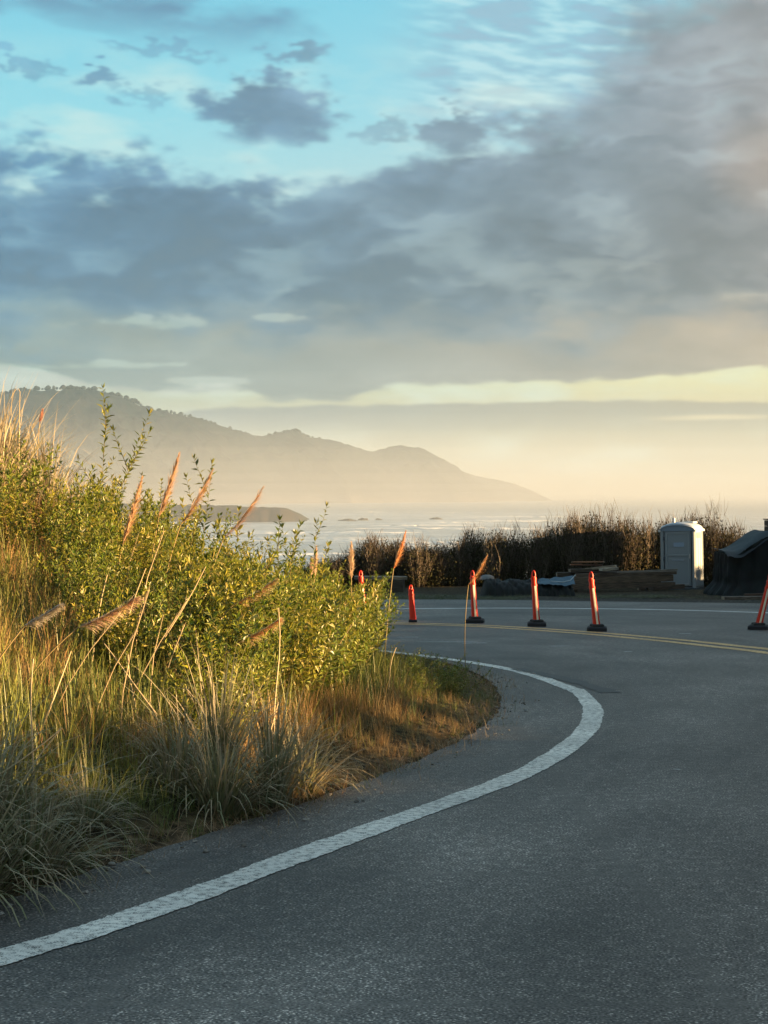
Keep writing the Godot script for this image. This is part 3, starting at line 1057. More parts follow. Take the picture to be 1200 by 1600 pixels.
func build_grass() -> void:
	var tufts := [tuft_mesh(101, 22, 0.34, 0.006, 0.6, 1.2, "grass"), tuft_mesh(102, 26, 0.26, 0.005, 0.9, 1.6, "grass"), tuft_mesh(103, 18, 0.45, 0.006, 0.5, 1.6, "grass")]
	var dry := [tuft_mesh(104, 24, 0.30, 0.0045, 0.55, 0.7, "dry_straw"), tuft_mesh(105, 20, 0.42, 0.0045, 0.6, 1.3, "dry_straw")]
	var litter := tuft_mesh(106, 12, 0.16, 0.005, 1.5, 0.6, "dry_straw")
	rng.seed = 210
	var gp := [[], [], []]
	var gc := [[], [], []]
	var dp := [[], []]
	var dc := [[], []]
	var lp := []
	var lc := []
	var made := 0
	while made < 9000:
		var z := rng.randf_range(3.0, 24.0)
		var x := rng.randf_range(-8.5, 1.3)
		if x < -0.40 * z - 0.4 or (rng.randf() < 0.45 and z > 16.0):
			continue
		var s := inside_of(x, z)
		if s < 0.04 or s > 7.0:
			continue
		made += 1
		var nz := land_noise.get_noise_2d(x * 1.6, z * 1.6)
		var sc := rng.randf_range(0.55, 1.1) * (0.32 + 0.68 * smoothstep(0.1, 1.2, s))
		var b := Basis(Vector3.UP, rng.randf() * TAU).scaled(Vector3.ONE * sc)
		var at := Transform3D(b, on_bank(x, z))
		# dried orange grass at the foot of the bank, and on the top of the slope at the left
		var dryness := smoothstep(0.0, 0.5, nz + 0.1) * 0.5
		if z > 8.6 and z < 14.0 and s < 1.0 + 0.3 * nz:
			dryness = 0.9
		if x < -0.17 * z and z > 9.0 and s > 1.4:
			dryness = maxf(dryness, 0.3)
		if x < -3.0 and z > 12.0:
			dryness = 0.9
		if z > 12.5 and x > -0.1:
			dryness *= 0.45
			at.basis = at.basis.scaled(Vector3.ONE * lerpf(0.85, 0.45, smoothstep(14.5, 17.0, z)))
		if rng.randf() < dryness:
			var k := rng.randi() % 2
			dp[k].append(at)
			var c := Color(0.36, 0.20, 0.075).lerp(Color(0.40, 0.30, 0.13), rng.randf())
			dc[k].append(c * rng.randf_range(0.7, 1.15))
		else:
			var k := rng.randi() % 3
			gp[k].append(at)
			var c := Color(0.105, 0.155, 0.028).lerp(Color(0.24, 0.235, 0.05), clampf(0.45 + nz + rng.randf_range(-0.3, 0.3), 0.0, 1.0))
			gc[k].append(c)
	for k in 4200:
		var t := rng.randf()
		var p := along(inner_line, lerpf(0.12, 0.8, t))
		var x := p.x + rng.randfn(-0.02, 0.13)
		var z := p.y + rng.randfn(0.0, 0.13)
		if z < 2.0 or z > 24.0:
			continue
		lp.append(Transform3D(Basis(Vector3.UP, rng.randf() * TAU).scaled(Vector3.ONE * rng.randf_range(0.4, 1.1)), Vector3(x, maxf(ground_y(x, z), road_y(z) - 0.03) + 0.01, -z)))
		lc.append(Color(0.27, 0.145, 0.065).lerp(Color(0.42, 0.32, 0.19), rng.randf()) if rng.randf() < 0.8 else Color(0.08, 0.11, 0.02))
	for k in 3:
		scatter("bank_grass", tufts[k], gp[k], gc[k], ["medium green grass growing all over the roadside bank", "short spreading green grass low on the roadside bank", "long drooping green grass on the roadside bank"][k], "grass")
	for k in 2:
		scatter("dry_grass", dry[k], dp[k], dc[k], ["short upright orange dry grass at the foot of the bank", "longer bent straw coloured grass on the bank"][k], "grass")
	scatter("grass_litter", litter, lp, lc, "dead grass and litter lying along the inner pavement edge", "litter")
	# loose chippings on the pavement by the bank
	var sp := []
	var sc2 := []
	for k in 1500:
		var p := along(inner_line, lerpf(0.12, 0.8, rng.randf()))
		var x := p.x + absf(rng.randfn(0.0, 0.22)) * 0.9 - 0.05
		var z := p.y - absf(rng.randfn(0.0, 0.12))
		if z < 2.0 or z > 22.0:
			continue
		var r := 0.004 + 0.010 * pow(rng.randf(), 3.0)
		sp.append(Transform3D(Basis.from_euler(Vector3(rng.randf() * 3.0, rng.randf() * 6.0, 0)).scaled(Vector3(r, r * 0.7, r)), Vector3(x, maxf(ground_y(x, z), road_y(z)) + r * 0.4, -z)))
		var kk := rng.randf_range(0.10, 0.30)
		sc2.append(Color(kk * 1.08, kk, kk * 0.88))
	var pebble := Geo.new()
	pebble.box(Vector3.ZERO, Vector3(2, 2, 1.6), Basis(), Color(1, 1, 1), 0.6)
	scatter("loose_gravel", pebble.mesh(mats.stone), sp, sc2, "loose chippings scattered on the pavement beside the bank", "gravel")
	# grass strip along the far shoulder
	var fp := []
	var fc := []
	for k in 2600:
		var x := rng.randf_range(-6.0, 11.0)
		var z := 41.2 - 0.02 * x * x + absf(rng.randfn(0.0, 1.4)) + rng.randf() * 0.5
		if outside_of(x, z) < 0.1 or (x > 8.0 and rng.randf() < 0.7) or land_noise.get_noise_2d(x * 0.8, z * 0.5) < -0.12:
			continue
		fp.append(Transform3D(Basis(Vector3.UP, rng.randf() * TAU).scaled(Vector3(1, 0.5, 1) * rng.randf_range(0.5, 1.0)), on_bank(x, z)))
		fc.append(Color(0.07, 0.105, 0.025).lerp(Color(0.11, 0.10, 0.04), rng.randf()))
	scatter("shoulder_grass", tufts[1], fp, fc, "low green grass along the far shoulder of the road", "grass")


var landmarks := [[-393, -30, "leftmost tall rust plume"], [-336, 10, "second tall rust plume"], [-293, -9, "leaning third rust plume"], [-220, -33, "feathery fourth rust plume"], [-432, -190, "big mauve plume"], [-535, -194, "ashy grey plume"], [-203, -158, "upper sideways tan plume"], [-195, -218, "lower sideways tan plume"], [-108, -110, "thin plume before the sea gap"], [-51, -108, "upright pale plume"], [24, -92, "slender plume by the bend"], [-445, 40, "tall lone dark sprig"], [-520, 90, "big skyline tussock"], [-166, -256, "tall straight dry stalk"], [-400, -330, "thick pale dead stalk"], [20, -300, "pale twig of the thicket's end"]]


func shrub_label(seen: Vector2, s: float, z: float, kind: int) -> String:
	var best: Array = landmarks[0]
	var how := 1e9
	for l in landmarks:
		var d := seen.distance_to(Vector2(l[0], l[1]))
		if d < how:
			how = d
			best = l
	var off := seen - Vector2(best[0], best[1])
	var side := "left of" if off.x < 0.0 else "right of"
	if absf(off.y) > absf(off.x):
		side = "below" if off.y < 0.0 else "above"
	var how_far := "close" if how < 38.0 else "just" if how < 75.0 else "some way"
	return "%s leafy shrub %s %s the %s" % [["bright green", "dark green", "yellow-green", "loose green", "deep green", "golden green"][kind] + (" low" if s < 1.5 else " rear" if z > 15.0 else ""), how_far, side, best[2]]


func build_shrubs() -> void:
	var kinds := []
	for k in 6:
		leaf_tint = [Color(1, 1, 1), Color(0.62, 0.78, 0.8), Color(1.08, 1.0, 1.0), Color(0.85, 0.95, 0.9), Color(0.7, 0.82, 0.8), Color(1.0, 0.92, 0.9)][k]
		kinds.append(shrub_parts(300 + k, 0.74 + 0.09 * k, [24, 15, 21, 12, 19, 26][k], 0.34, [0.55, 0.75, 0.5, 0.8, 0.62, 0.7][k]))
	leaf_tint = Color(0.75, 0.8, 0.8)
	rng.seed = 320
	var placed := []
	var tries := 0
	while placed.size() < 140 and tries < 6000:
		tries += 1
		var z := rng.randf_range(8.8, 21.5)
		var x := rng.randf_range(-6.2, 0.9)
		if x < -0.30 * z:
			continue
		var s := inside_of(x, z)
		if s < 0.55 or s > 6.5:
			continue
		# the grassy slope at the left, and the dry grass below the bushes, stay open
		if x < -0.135 * z and z < 10.4:
			continue
		if x < -0.20 * z and z < 13.0:
			continue
		if x < -3.1 and z > 14.6:
			continue
		if s < 0.78 and z < 11.8:
			continue
		if x > -0.30 - 0.2 * smoothstep(14.0, 11.5, z):
			continue
		var free := true
		for q in placed:
			if q.distance_to(Vector2(x, z)) < 0.50:
				free = false
				break
		if free:
			placed.append(Vector2(x, z))
	for i in placed.size():
		var p: Vector2 = placed[i]
		var s := inside_of(p.x, p.y)
		var at := on_bank(p.x, p.y) + Vector3(0, 0.5, 0)
		var seen := Vector2(at.x / p.y, (at.y - EYE) / p.y) * 2416.0
		var label := shrub_label(seen, s, p.y, i % 6)
		var sc := rng.randf_range(0.72, 1.0) * (0.85 if s < 1.0 else 0.92 if s < 1.8 or s > 3.6 else 0.78)
		shrub_thing("leafy_shrub", label, "leafy shrubs covering the bank", kinds[i % 6], on_bank(p.x, p.y), rng.randf() * TAU, Vector3(sc, sc * rng.randf_range(0.85, 1.1), sc))
	var herbs := [[0.30, 13.3, 0.34, "small leafy herb in the dry grass at the bend's tip, nearest one"], [0.62, 14.2, 0.38, "small leafy herb nearest the pavement at the bend's tip"], [0.25, 14.9, 0.5, "leafy herb beside the thicket's right end"], [0.66, 15.6, 0.42, "leafy herb in the middle of the bend's tip"], [0.30, 16.4, 0.5, "leafy herb behind the middle of the bend's tip"], [0.72, 17.2, 0.42, "low leafy herb by the far side of the bend's tip"], [0.45, 18.3, 0.5, "leafy herb next to the lone plume's foot"], [0.1, 17.6, 0.55, "leafy herb against the far edge line"]]
	for k in herbs.size():
		var q: Array = herbs[k]
		shrub_thing("leafy_herb", q[3], "leafy herbs at the bend's tip", kinds[(k * 2 + 3) % 6], on_bank(q[0], q[1]), k * 1.3, Vector3(q[2], q[2] * (0.7 if q[1] < 16.0 else 0.38), q[2]))
	# single sprigs that stand above the thicket
	var sprigs := [[-2.66, 14.5, 1.75, "tall dark leafy sprig standing alone against the grey mountain"], [-1.96, 13.9, 1.6, "tall leafy sprig just behind the second rust plume"], [-1.72, 14.1, 1.3, "leafy sprig leaning between two rust plumes"], [-1.22, 13.5, 1.2, "loose leafy sprig under the rightmost tall rust plume"], [-0.98, 13.6, 1.1, "thin leafy sprig reaching over the grey sea"], [-0.76, 14.8, 1.1, "leafy sprig with curled tips right of the surf gap"], [-0.34, 16.2, 1.0, "arching leafy sprig in front of the half hidden orange post"]]
	for k in sprigs.size():
		var q: Array = sprigs[k]
		shrub_thing("leafy_sprig", q[3], "leafy sprigs above the thicket", shrub_parts(360 + k, q[2], 2, 0.05, 0.22), on_bank(q[0], q[1]), rng.randf() * TAU, Vector3.ONE)

	# long grass clumps by the road
	var tk := [tussock_parts(401, 260, 0.80, 1.0, 0.42), tussock_parts(402, 230, 0.70, 1.2, 0.55), tussock_parts(403, 240, 0.95, 0.8, 0.38)]
	var spots := [[-1.66, 6.10, 0.85, 0], [-1.50, 6.55, 0.75, 1], [-1.98, 6.25, 1.0, 2], [-1.75, 6.85, 0.95, 0], [-2.2, 6.9, 1.1, 1], [-2.15, 5.55, 0.9, 2], [-1.42, 7.35, 0.5, 1]]
	for i in spots.size():
		var q: Array = spots[i]
		tussock_thing(["shaggy grey-green grass clump nearest the road edge at the far left", "drooping half-dry grass clump spilling onto the pavement edge", "tall shaggy grass clump behind the nearest roadside clump", "shaggy grass clump with pale bent stalks beside the lawn gap", "tall dry-tipped grass clump at the left border of the view", "grass clump on the shoulder before the bank begins", "low grass clump beside the short mossy grass"][i], "long grass clumps by the near road edge", tk[q[3]], on_bank(q[0], q[1]), i * 1.7, q[2])
	spots = [[-0.86, 8.05, 0.72, 0], [-0.62, 8.45, 0.75, 2], [-1.10, 8.35, 0.8, 1], [-0.48, 8.85, 0.62, 0], [-0.95, 8.75, 0.85, 2]]
	for i in spots.size():
		var q: Array = spots[i]
		tussock_thing(["reedy green grass clump at the pavement edge below the plumes", "tall reedy grass clump next to the dry orange grass", "reedy grass clump at the shaded middle of the bank foot", "short reedy grass clump bordering the dry orange grass", "tall reedy grass clump behind the pavement-edge clumps"][i], "reedy grass clumps midway along the bank", tk[q[3]], on_bank(q[0], q[1]), 0.6 + i * 2.1, q[2])
	var pale := tussock_parts(404, 340, 1.05, 1.1, 0.6)
	var orange := tussock_parts(405, 320, 0.95, 0.9, 0.95)
	tussock_thing("big arching grass tussock on the skyline at the top left", "", pale, on_bank(-3.55, 16.3), 0.4, 1.1)
	tussock_thing("orange dry grass tussock at the very top left corner of the bank", "", orange, on_bank(-4.25, 16.9), 2.2, 1.35)
	tussock_thing("straw coloured tussock just below the top left corner", "", orange, on_bank(-3.95, 15.7), 1.1, 1.1)
	tussock_thing("half-dry tussock left of the skyline tussock with its feather plume", "", pale, on_bank(-4.0, 16.5), 3.1, 1.15)
	tussock_thing("drooping straw tussock right of the skyline tussock", "", orange, on_bank(-3.2, 16.0), 4.0, 0.75)


# ---------------------------------------------------------------- plumes and stalks
func plume_thing(label: String, at: Vector3, foot: Vector3, tip: Vector3, fluff: float, tint: Color, bend: float) -> void:
	# at: where the stem leaves the ground; foot: where the plume begins; tip: its end
	var t := thing("pampas_plume", label, "pampas plume", at, 0.0, "pampas grass plumes on the bank")
	var a := Vector3.ZERO
	var b := foot - at
	var c := tip - at
	var lean := (c - b).normalized()
	var mid := (a + b) * 0.5 - lean * 0.10 + Vector3(0, 0.04, 0)
	var g := Geo.new()
	var pts := []
	var radii := []
	for k in 9:
		var q := k / 8.0
		pts.append(a.lerp(mid, q).lerp(mid.lerp(b, q), q))
		radii.append(lerpf(0.0055, 0.0035, q))
	g.tube(pts, radii, 4, Color(0.24, 0.20, 0.08), Color(0.38, 0.28, 0.13))
	part("stem", g.mesh(mats.dry_straw), t)
	g = Geo.new()
	var length := b.distance_to(c)
	var side := lean.cross(Vector3(0, 0, 1)).normalized()
	var sag := Vector3(lean.x, -0.55, 0.1).normalized()
	var axis_pts := []
	for k in 13:
		var q := k / 12.0
		axis_pts.append(b.lerp(c, q) + sag * length * bend * (q * q - q) * -0.5)
	for k in 560:
		var q := pow(rng.randf(), 0.9)
		var f := q * 11.99
		var at2: Vector3 = axis_pts[int(f)].lerp(axis_pts[int(f) + 1], f - int(f))
		var ax: Vector3 = (axis_pts[int(f) + 1] - axis_pts[int(f)]).normalized()
		var off := spread_dir(1.57).slide(ax).normalized()
		var wide := fluff * (0.18 + 0.82 * sin(PI * pow(q * 0.90 + 0.05, 0.62)))
		var d := (ax * rng.randf_range(2.0, 4.0) + off * rng.randf_range(0.2, 1.2) + sag * rng.randf_range(0.0, 1.1)).normalized()
		var len := minf(wide * rng.randf_range(1.6, 3.6), length * 0.34) * (1.0 - 0.35 * q)
		var col := tint * rng.randf_range(0.65, 1.25)
		g.blade(at2 + off * wide * 0.12 * rng.randf(), d, len, rng.randf_range(0.1, 0.9), 0.0062, 3, col, col.lerp(Color(0.62, 0.47, 0.32), 0.4))
	part("plume", g.mesh(mats.plume), t, "stuff")


func build_plumes() -> void:
	rng.seed = 500
	var rust := Color(0.42, 0.285, 0.175)
	var tan_ := Color(0.43, 0.33, 0.23)
	var mauve := Color(0.62, 0.48, 0.40)
	var rows := [
		[Vector3(-2.111, 0.926, -12.500), Vector3(-1.964, 1.464, -12.550), 0.020, rust, 0.1, "slim upright rust plume, leftmost of the four tall ones"],
		[Vector3(-1.952, 1.128, -13.400), Vector3(-1.781, 1.684, -13.450), 0.022, rust, 0.1, "rust plume with a leafy sprig close behind it"],
		[Vector3(-1.711, 1.070, -13.000), Vector3(-1.448, 1.534, -13.050), 0.024, rust, 0.25, "leaning rust plume third along the skyline"],
		[Vector3(-1.283, 0.980, -12.400), Vector3(-0.979, 1.381, -12.450), 0.026, rust, 0.35, "feathery leaning rust plume in front of the far headland"],
		[Vector3(-1.820, 0.543, -9.200), Vector3(-1.486, 0.714, -9.250), 0.044, mauve, 0.3, "large dusky mauve plume lying low across the sunlit slope"],
		[Vector3(-1.861, 0.655, -8.000), Vector3(-1.693, 0.757, -8.050), 0.034, Color(0.48, 0.47, 0.45), 0.2, "small ashy grey plume near the left border"],
		[Vector3(-1.075, 0.540, -11.000), Vector3(-0.778, 0.719, -11.050), 0.034, Color(0.60, 0.46, 0.32), 0.2, "tan plume lying sideways in the thicket, upper of two"],
		[Vector3(-0.954, 0.354, -10.200), Vector3(-0.696, 0.501, -10.250), 0.034, Color(0.60, 0.46, 0.32), 0.2, "tan plume lying sideways in the thicket, lower of two"],
		[Vector3(-0.731, 0.438, -16.200), Vector3(-0.713, 0.772, -16.250), 0.014, tan_, 0.0, "thin pale plume seen against the sea gap"],
		[Vector3(-0.746, 0.487, -15.800), Vector3(-0.741, 0.668, -15.850), 0.012, tan_, 0.0, "short thin plume just left of the pale sea-gap plume"],
		[Vector3(-0.346, 0.427, -16.400), Vector3(-0.347, 0.805, -16.450), 0.016, tan_, 0.0, "upright pale plume rising before the bare bushes"],
		[Vector3(0.102, 0.535, -16.400), Vector3(0.231, 0.928, -16.450), 0.016, Color(0.52, 0.30, 0.14), 0.1, "slender plume on a long bent stalk by the bend"],
		[Vector3(0.978, 0.268, -17.900), Vector3(1.196, 0.607, -17.950), 0.018, Color(0.52, 0.36, 0.20), 0.15, "lone pale plume in front of the second orange post"],
		[Vector3(-3.607, 2.074, -16.200), Vector3(-3.585, 2.211, -16.250), 0.012, Color(0.45, 0.25, 0.18), 0.0, "pinkish feather plume on the skyline tussock"],
	]
	for k in rows.size():
		var r: Array = rows[k]
		var f: Vector3 = r[0]
		var tip: Vector3 = r[1]
		var dir := (tip - f).normalized()
		var at := on_bank(f.x - dir.x * 0.44, 0.1 - f.z)
		if k == 12:
			at = on_bank(0.955, 18.0)
		elif k == 11:
			at = on_bank(0.0, 16.3)
		plume_thing(r[5], at, f, tip, r[2] * 2.6, r[3] * 1.6, r[4])

	# bare dry stalks
	var stalks := [
		[Vector3(-3.775, 1.880, -16.000), Vector3(-3.762, 2.383, -16.000), 0.35, "pale stalk with a hooked tip on the top left skyline"],
		[Vector3(-1.470, -0.151, -9.250), Vector3(-1.556, 0.358, -9.400), 0.0, "thick pale dead stalk standing out on the sunlit slope"],
		[Vector3(-1.524, 0.232, -9.250), Vector3(-1.704, 0.424, -9.400), 0.0, "broken dead stalk leaning left from the thick pale one"],
		[Vector3(-0.657, 0.059, -9.450), Vector3(-0.660, 0.627, -9.600), 0.0, "tall straight dry stalk in front of the thicket"],
		[Vector3(-0.727, -0.258, -9.250), Vector3(-0.646, 0.066, -9.400), 0.0, "dry stalk bent at its foot among the reedy clumps"],
		[Vector3(-1.602, 0.170, -6.450), Vector3(-1.382, 0.339, -6.600), 0.1, "broad pale dead blade slanting over the near clump"],
		[Vector3(-1.551, 0.049, -6.350), Vector3(-1.356, 0.349, -6.500), 0.1, "long pale dead blade lying steeply over the near clump"],
		[Vector3(-2.002, -0.050, -10.250), Vector3(-1.860, 0.790, -10.400), 0.0, "thin golden stalk leaning over the sunlit slope"],
		[Vector3(-1.955, -0.155, -10.450), Vector3(-1.632, 0.824, -10.600), 0.0, "long golden stalk crossing the sunlit slope"],
		[Vector3(-1.697, -0.050, -10.250), Vector3(-1.205, 0.842, -10.400), 0.0, "longest golden stalk slanting up to the thicket"],
		[Vector3(-1.656, 0.150, -7.250), Vector3(-1.678, 0.548, -7.400), 0.0, "upright grey dry stalk in the near left shade"],
		[Vector3(-1.836, 0.143, -8.450), Vector3(-1.744, 0.460, -8.600), 0.0, "short golden stalk beside the grassy left slope"],
		[Vector3(-0.741, -0.035, -8.450), Vector3(-0.740, 0.239, -8.600), 0.0, "stubby dry stalk above the reedy clumps"],
		[Vector3(-0.022, -0.514, -13.050), Vector3(0.109, 0.017, -13.200), 0.0, "pale twig leaning out of the right thicket end"],
	]
	for r in stalks:
		var low: Vector3 = r[0]
		var top: Vector3 = r[1]
		var d := (low - top)
		var gy := ground_y(low.x, -low.z)
		if gy < low.y:
			low += d.normalized() * minf(0.35, low.y - gy)
		var g := Geo.new()
		var pts := []
		var radii := []
		var wob := Vector3(rng.randf_range(-0.02, 0.02), 0, 0.02)
		for k in 7:
			var q := k / 6.0
			var p := low.lerp(top, q) + wob * sin(q * 6.0)
			pts.append(p - low)
			radii.append(lerpf(0.0065, 0.003, q))
		if r[2] > 0.2:
			for k in 5:
				pts.append(top - low + Vector3(-0.03 * (k + 1) * 0.6, 0.03 - 0.006 * k * k, 0))
				radii.append(0.003)
		if low.z > -7.0:
			for k in radii.size():
				radii[k] *= 0.8
		g.tube(pts, radii, 4, Color(0.42, 0.33, 0.19), Color(0.50, 0.40, 0.24))
		var o := setting("dry_stalk", g.mesh(mats.dry_straw), "", "thing")
		o.position = low
		tag(o, r[3], "dry stalk", "dry stalks on the bank", "thing")


func hedge_parts(sd: int, stems: int, radius: float, leaves: int) -> Array:
	# a bare, twiggy coastal bush about one metre tall, denser and leafier low down
	rng.seed = sd
	var st := Geo.new()
	var lv := Geo.new()
	for s in stems:
		var dir := spread_dir(rng.randf_range(0.0, 0.55))
		var p := Vector3(dir.x * radius * 1.1 + rng.randf_range(-0.2, 0.2) * radius, -0.03, dir.z * radius * 1.1 + rng.randf_range(-0.2, 0.2) * radius)
		var len := rng.randf_range(0.55, 1.05) * (1.0 - 0.25 * Vector2(dir.x, dir.z).length())
		var pts := [p]
		var radii := [0.0085]
		var d := dir
		for k in 5:
			d = (d + Vector3(rng.randf_range(-0.22, 0.22), 0.12, rng.randf_range(-0.22, 0.22))).normalized()
			p += d * len / 5.0
			pts.append(p)
			radii.append(0.0085 * (1.0 - 0.16 * (k + 1)))
		var c := Color(0.062, 0.050, 0.038) * rng.randf_range(0.6, 1.6)
		if rng.randf() < 0.16:
			c = Color(0.15, 0.125, 0.10)
		st.tube(pts, radii, 3, c, c * 1.5)
		for k in 7:
			var f := rng.randf_range(1.2, 4.9)
			var at: Vector3 = pts[int(f)].lerp(pts[int(f) + 1], f - int(f))
			var td := (Vector3(0, 1.0, 0) + spread_dir(1.4) * 0.8).normalized()
			var tl := rng.randf_range(0.10, 0.28)
			var bend := spread_dir(1.0) * 0.04
			st.tube([at, at + td * tl * 0.55 + bend, at + td * tl + bend * 0.4], [0.0045, 0.0035, 0.002], 3, c * 1.2, c * 1.8)
	for k in leaves:
		var d := spread_dir(1.57 * sqrt(rng.randf()))
		var r := pow(rng.randf(), 0.4)
		var at := Vector3(d.x * radius * 2.0 * r, pow(rng.randf(), 1.15) * 0.92 * (1.0 - 0.35 * r * d.length_squared() * sin(r)), d.z * radius * 2.0 * r)
		var col := Color(0.034, 0.038, 0.018).lerp(Color(0.060, 0.050, 0.026), rng.randf()) * rng.randf_range(0.6, 1.4)
		lv.leaf(at, (d + spread_dir(1.5)).normalized(), spread_dir(1.2), rng.randf_range(0.035, 0.07), rng.randf_range(0.018, 0.032), col)
	return [st.mesh(mats.twig), lv.mesh(mats.dull_leaf)]


func build_hedge() -> void:
	var kinds := []
	for k in 5:
		kinds.append(hedge_parts(600 + k, 84 + 6 * k, 0.30, 1500))
	rng.seed = 620
	# where along the cliff, how far, how tall
	var row := [
		[-2.3, 51.5, 0.85, "low bare bush at the left end of the cliff hedge"],
		[-1.7, 51.0, 1.05, "small brown bush second from the left end of the hedge"],
		[-1.0, 51.6, 1.35, "brown bush rising left of the slender plume"],
		[-0.3, 51.2, 1.75, "rounded twiggy bush behind the slender plume"],
		[0.45, 51.6, 1.60, "reddish twiggy bush behind the short leaning post"],
		[1.15, 51.0, 1.50, "dense dark bush right of the short leaning post"],
		[1.8, 51.4, 1.42, "dense bush in the dip of the hedge"],
		[2.5, 51.5, 1.55, "dense dark bush behind the second orange post"],
		[3.0, 51.9, 1.95, "tall bush where the hedge steps up"],
		[3.7, 51.3, 1.90, "twiggy bush behind the low covered stack"],
		[4.4, 51.8, 1.92, "twiggy bush behind the third orange post"],
		[5.1, 51.4, 1.95, "twiggy bush above the blue sheet corner"],
		[5.8, 51.9, 2.15, "bush on the left shoulder of the hedge's highest part"],
		[6.4, 51.5, 2.40, "tall leafy-topped bush above the board pile"],
		[7.0, 51.8, 2.50, "tallest bush of the hedge, dark against the haze"],
		[7.6, 51.6, 2.35, "tall twiggy bush right of the tallest one"],
		[8.2, 52.0, 2.30, "pale twiggy bush left of the toilet cabin"],
		[8.8, 52.4, 2.25, "bush next to the toilet cabin's left wall"],
		[9.7, 52.9, 2.35, "thin bush behind the toilet cabin"],
		[10.5, 52.6, 2.45, "spindly bush peeking over the toilet cabin roof"],
		[11.2, 52.4, 2.50, "sunlit spindly bush right of the toilet cabin"],
		[11.9, 52.5, 2.10, "bush between the toilet cabin and the covered heap"],
		[12.7, 52.3, 1.70, "low bush behind the covered heap"],
		[13.5, 52.0, 1.60, "low bush at the right border behind the covered heap"],
	]
	for i in row.size():
		var r: Array = row[i]
		var t := thing("bare_bush", r[3], "bush", on_bank(r[0], r[1]), rng.randf() * TAU, "bushes of the cliff-edge hedge")
		part("twigs", kinds[i % 5][0], t, "stuff")
		part("leaves", kinds[i % 5][1], t, "stuff")
		t.scale = Vector3(1.3, r[2] * 1.10, 1.1)
	# second rank, filling the hedge behind
	var filler := 0
	for r in row:
		for k in 2:
			var x: float = r[0] + rng.randf_range(-0.35, 0.35)
			var z: float = r[1] + 0.75 + 0.8 * k + rng.randf_range(-0.2, 0.2)
			var t := thing("bare_bush", ("second-rank bush behind the " if k == 0 else "last-rank bush behind the ") + str(r[3]).replace("dense dark ", "dark ").replace("left shoulder of the hedge's highest part", "shoulder of the hedge").replace("where the hedge steps up", "at the hedge's step").replace(" of the hedge, dark against the haze", ""), "bush", on_bank(x, z), rng.randf() * TAU, "rear bushes of the cliff-edge hedge")
			part("twigs", kinds[filler % 5][0], t, "stuff")
			part("leaves", kinds[filler % 5][1], t, "stuff")
			t.scale = Vector3(1.25, r[2] * rng.randf_range(0.85, 1.0), 1.1)
			filler += 1
	# bushes on the bank across the road, which keep the sun off the bend
	var k2 := 0
	for z in axis([[1.0, 58.0, 1.5]]):
		var x := 19.0 + rng.randf_range(-0.7, 0.7)
		var t := thing("bare_bush", "bush on the bank across the road, beyond the right border", "bush", on_bank(x, z), rng.randf() * TAU, "bushes on the bank across the road")
		part("twigs", kinds[k2 % 5][0], t, "stuff")
		part("leaves", kinds[k2 % 5][1], t, "stuff")
		t.scale = Vector3(1.5, rng.randf_range(0.4, 0.6), 1.6)
		k2 += 1


	# thin golden stalks all over the slope, too alike to tell apart
	rng.seed = 540
	var proto: Node3D = null
	var count := 0
	while count < 14:
		var z := rng.randf_range(7.0, 15.0)
		var x := rng.randf_range(-0.25 * z, -0.02 * z)
		var s := inside_of(x, z)
		if s < 0.4 or s > 3.5:
			continue
		count += 1
		var at := on_bank(x, z)
		if proto == null:
			var g := Geo.new()
			g.tube([Vector3.ZERO, Vector3(0.03, 0.3, 0.0), Vector3(0.10, 0.62, 0.02), Vector3(0.22, 0.95, 0.02)], [0.005, 0.0045, 0.004, 0.002], 4, Color(0.40, 0.31, 0.17), Color(0.50, 0.40, 0.24))
			for q in 14:
				g.blade(Vector3(0.12 + 0.10 * q / 14.0, 0.66 + 0.29 * q / 14.0, 0.02), (Vector3(0.3, 1, 0) + spread_dir(1.2) * 0.4).normalized(), 0.07, 0.5, 0.004, 2, Color(0.45, 0.34, 0.2), Color(0.5, 0.4, 0.26))
			var o := setting("dry_stalk", g.mesh(mats.dry_straw), "", "thing")
			tag(o, "thin golden stalk leaning right among the grass and shrubs", "dry stalk", "thin golden stalks on the slope", "thing")
			proto = o
			proto.position = at
		else:
			var c := copy_of(proto, "dry_stalk", "thin golden stalk leaning right among the grass and shrubs", at)
			c.rotation = Vector3(rng.randf_range(-0.25, 0.25), rng.randf_range(-0.7, 0.7), rng.randf_range(-0.35, 0.2))
			c.scale = Vector3.ONE * rng.randf_range(0.6, 0.95)


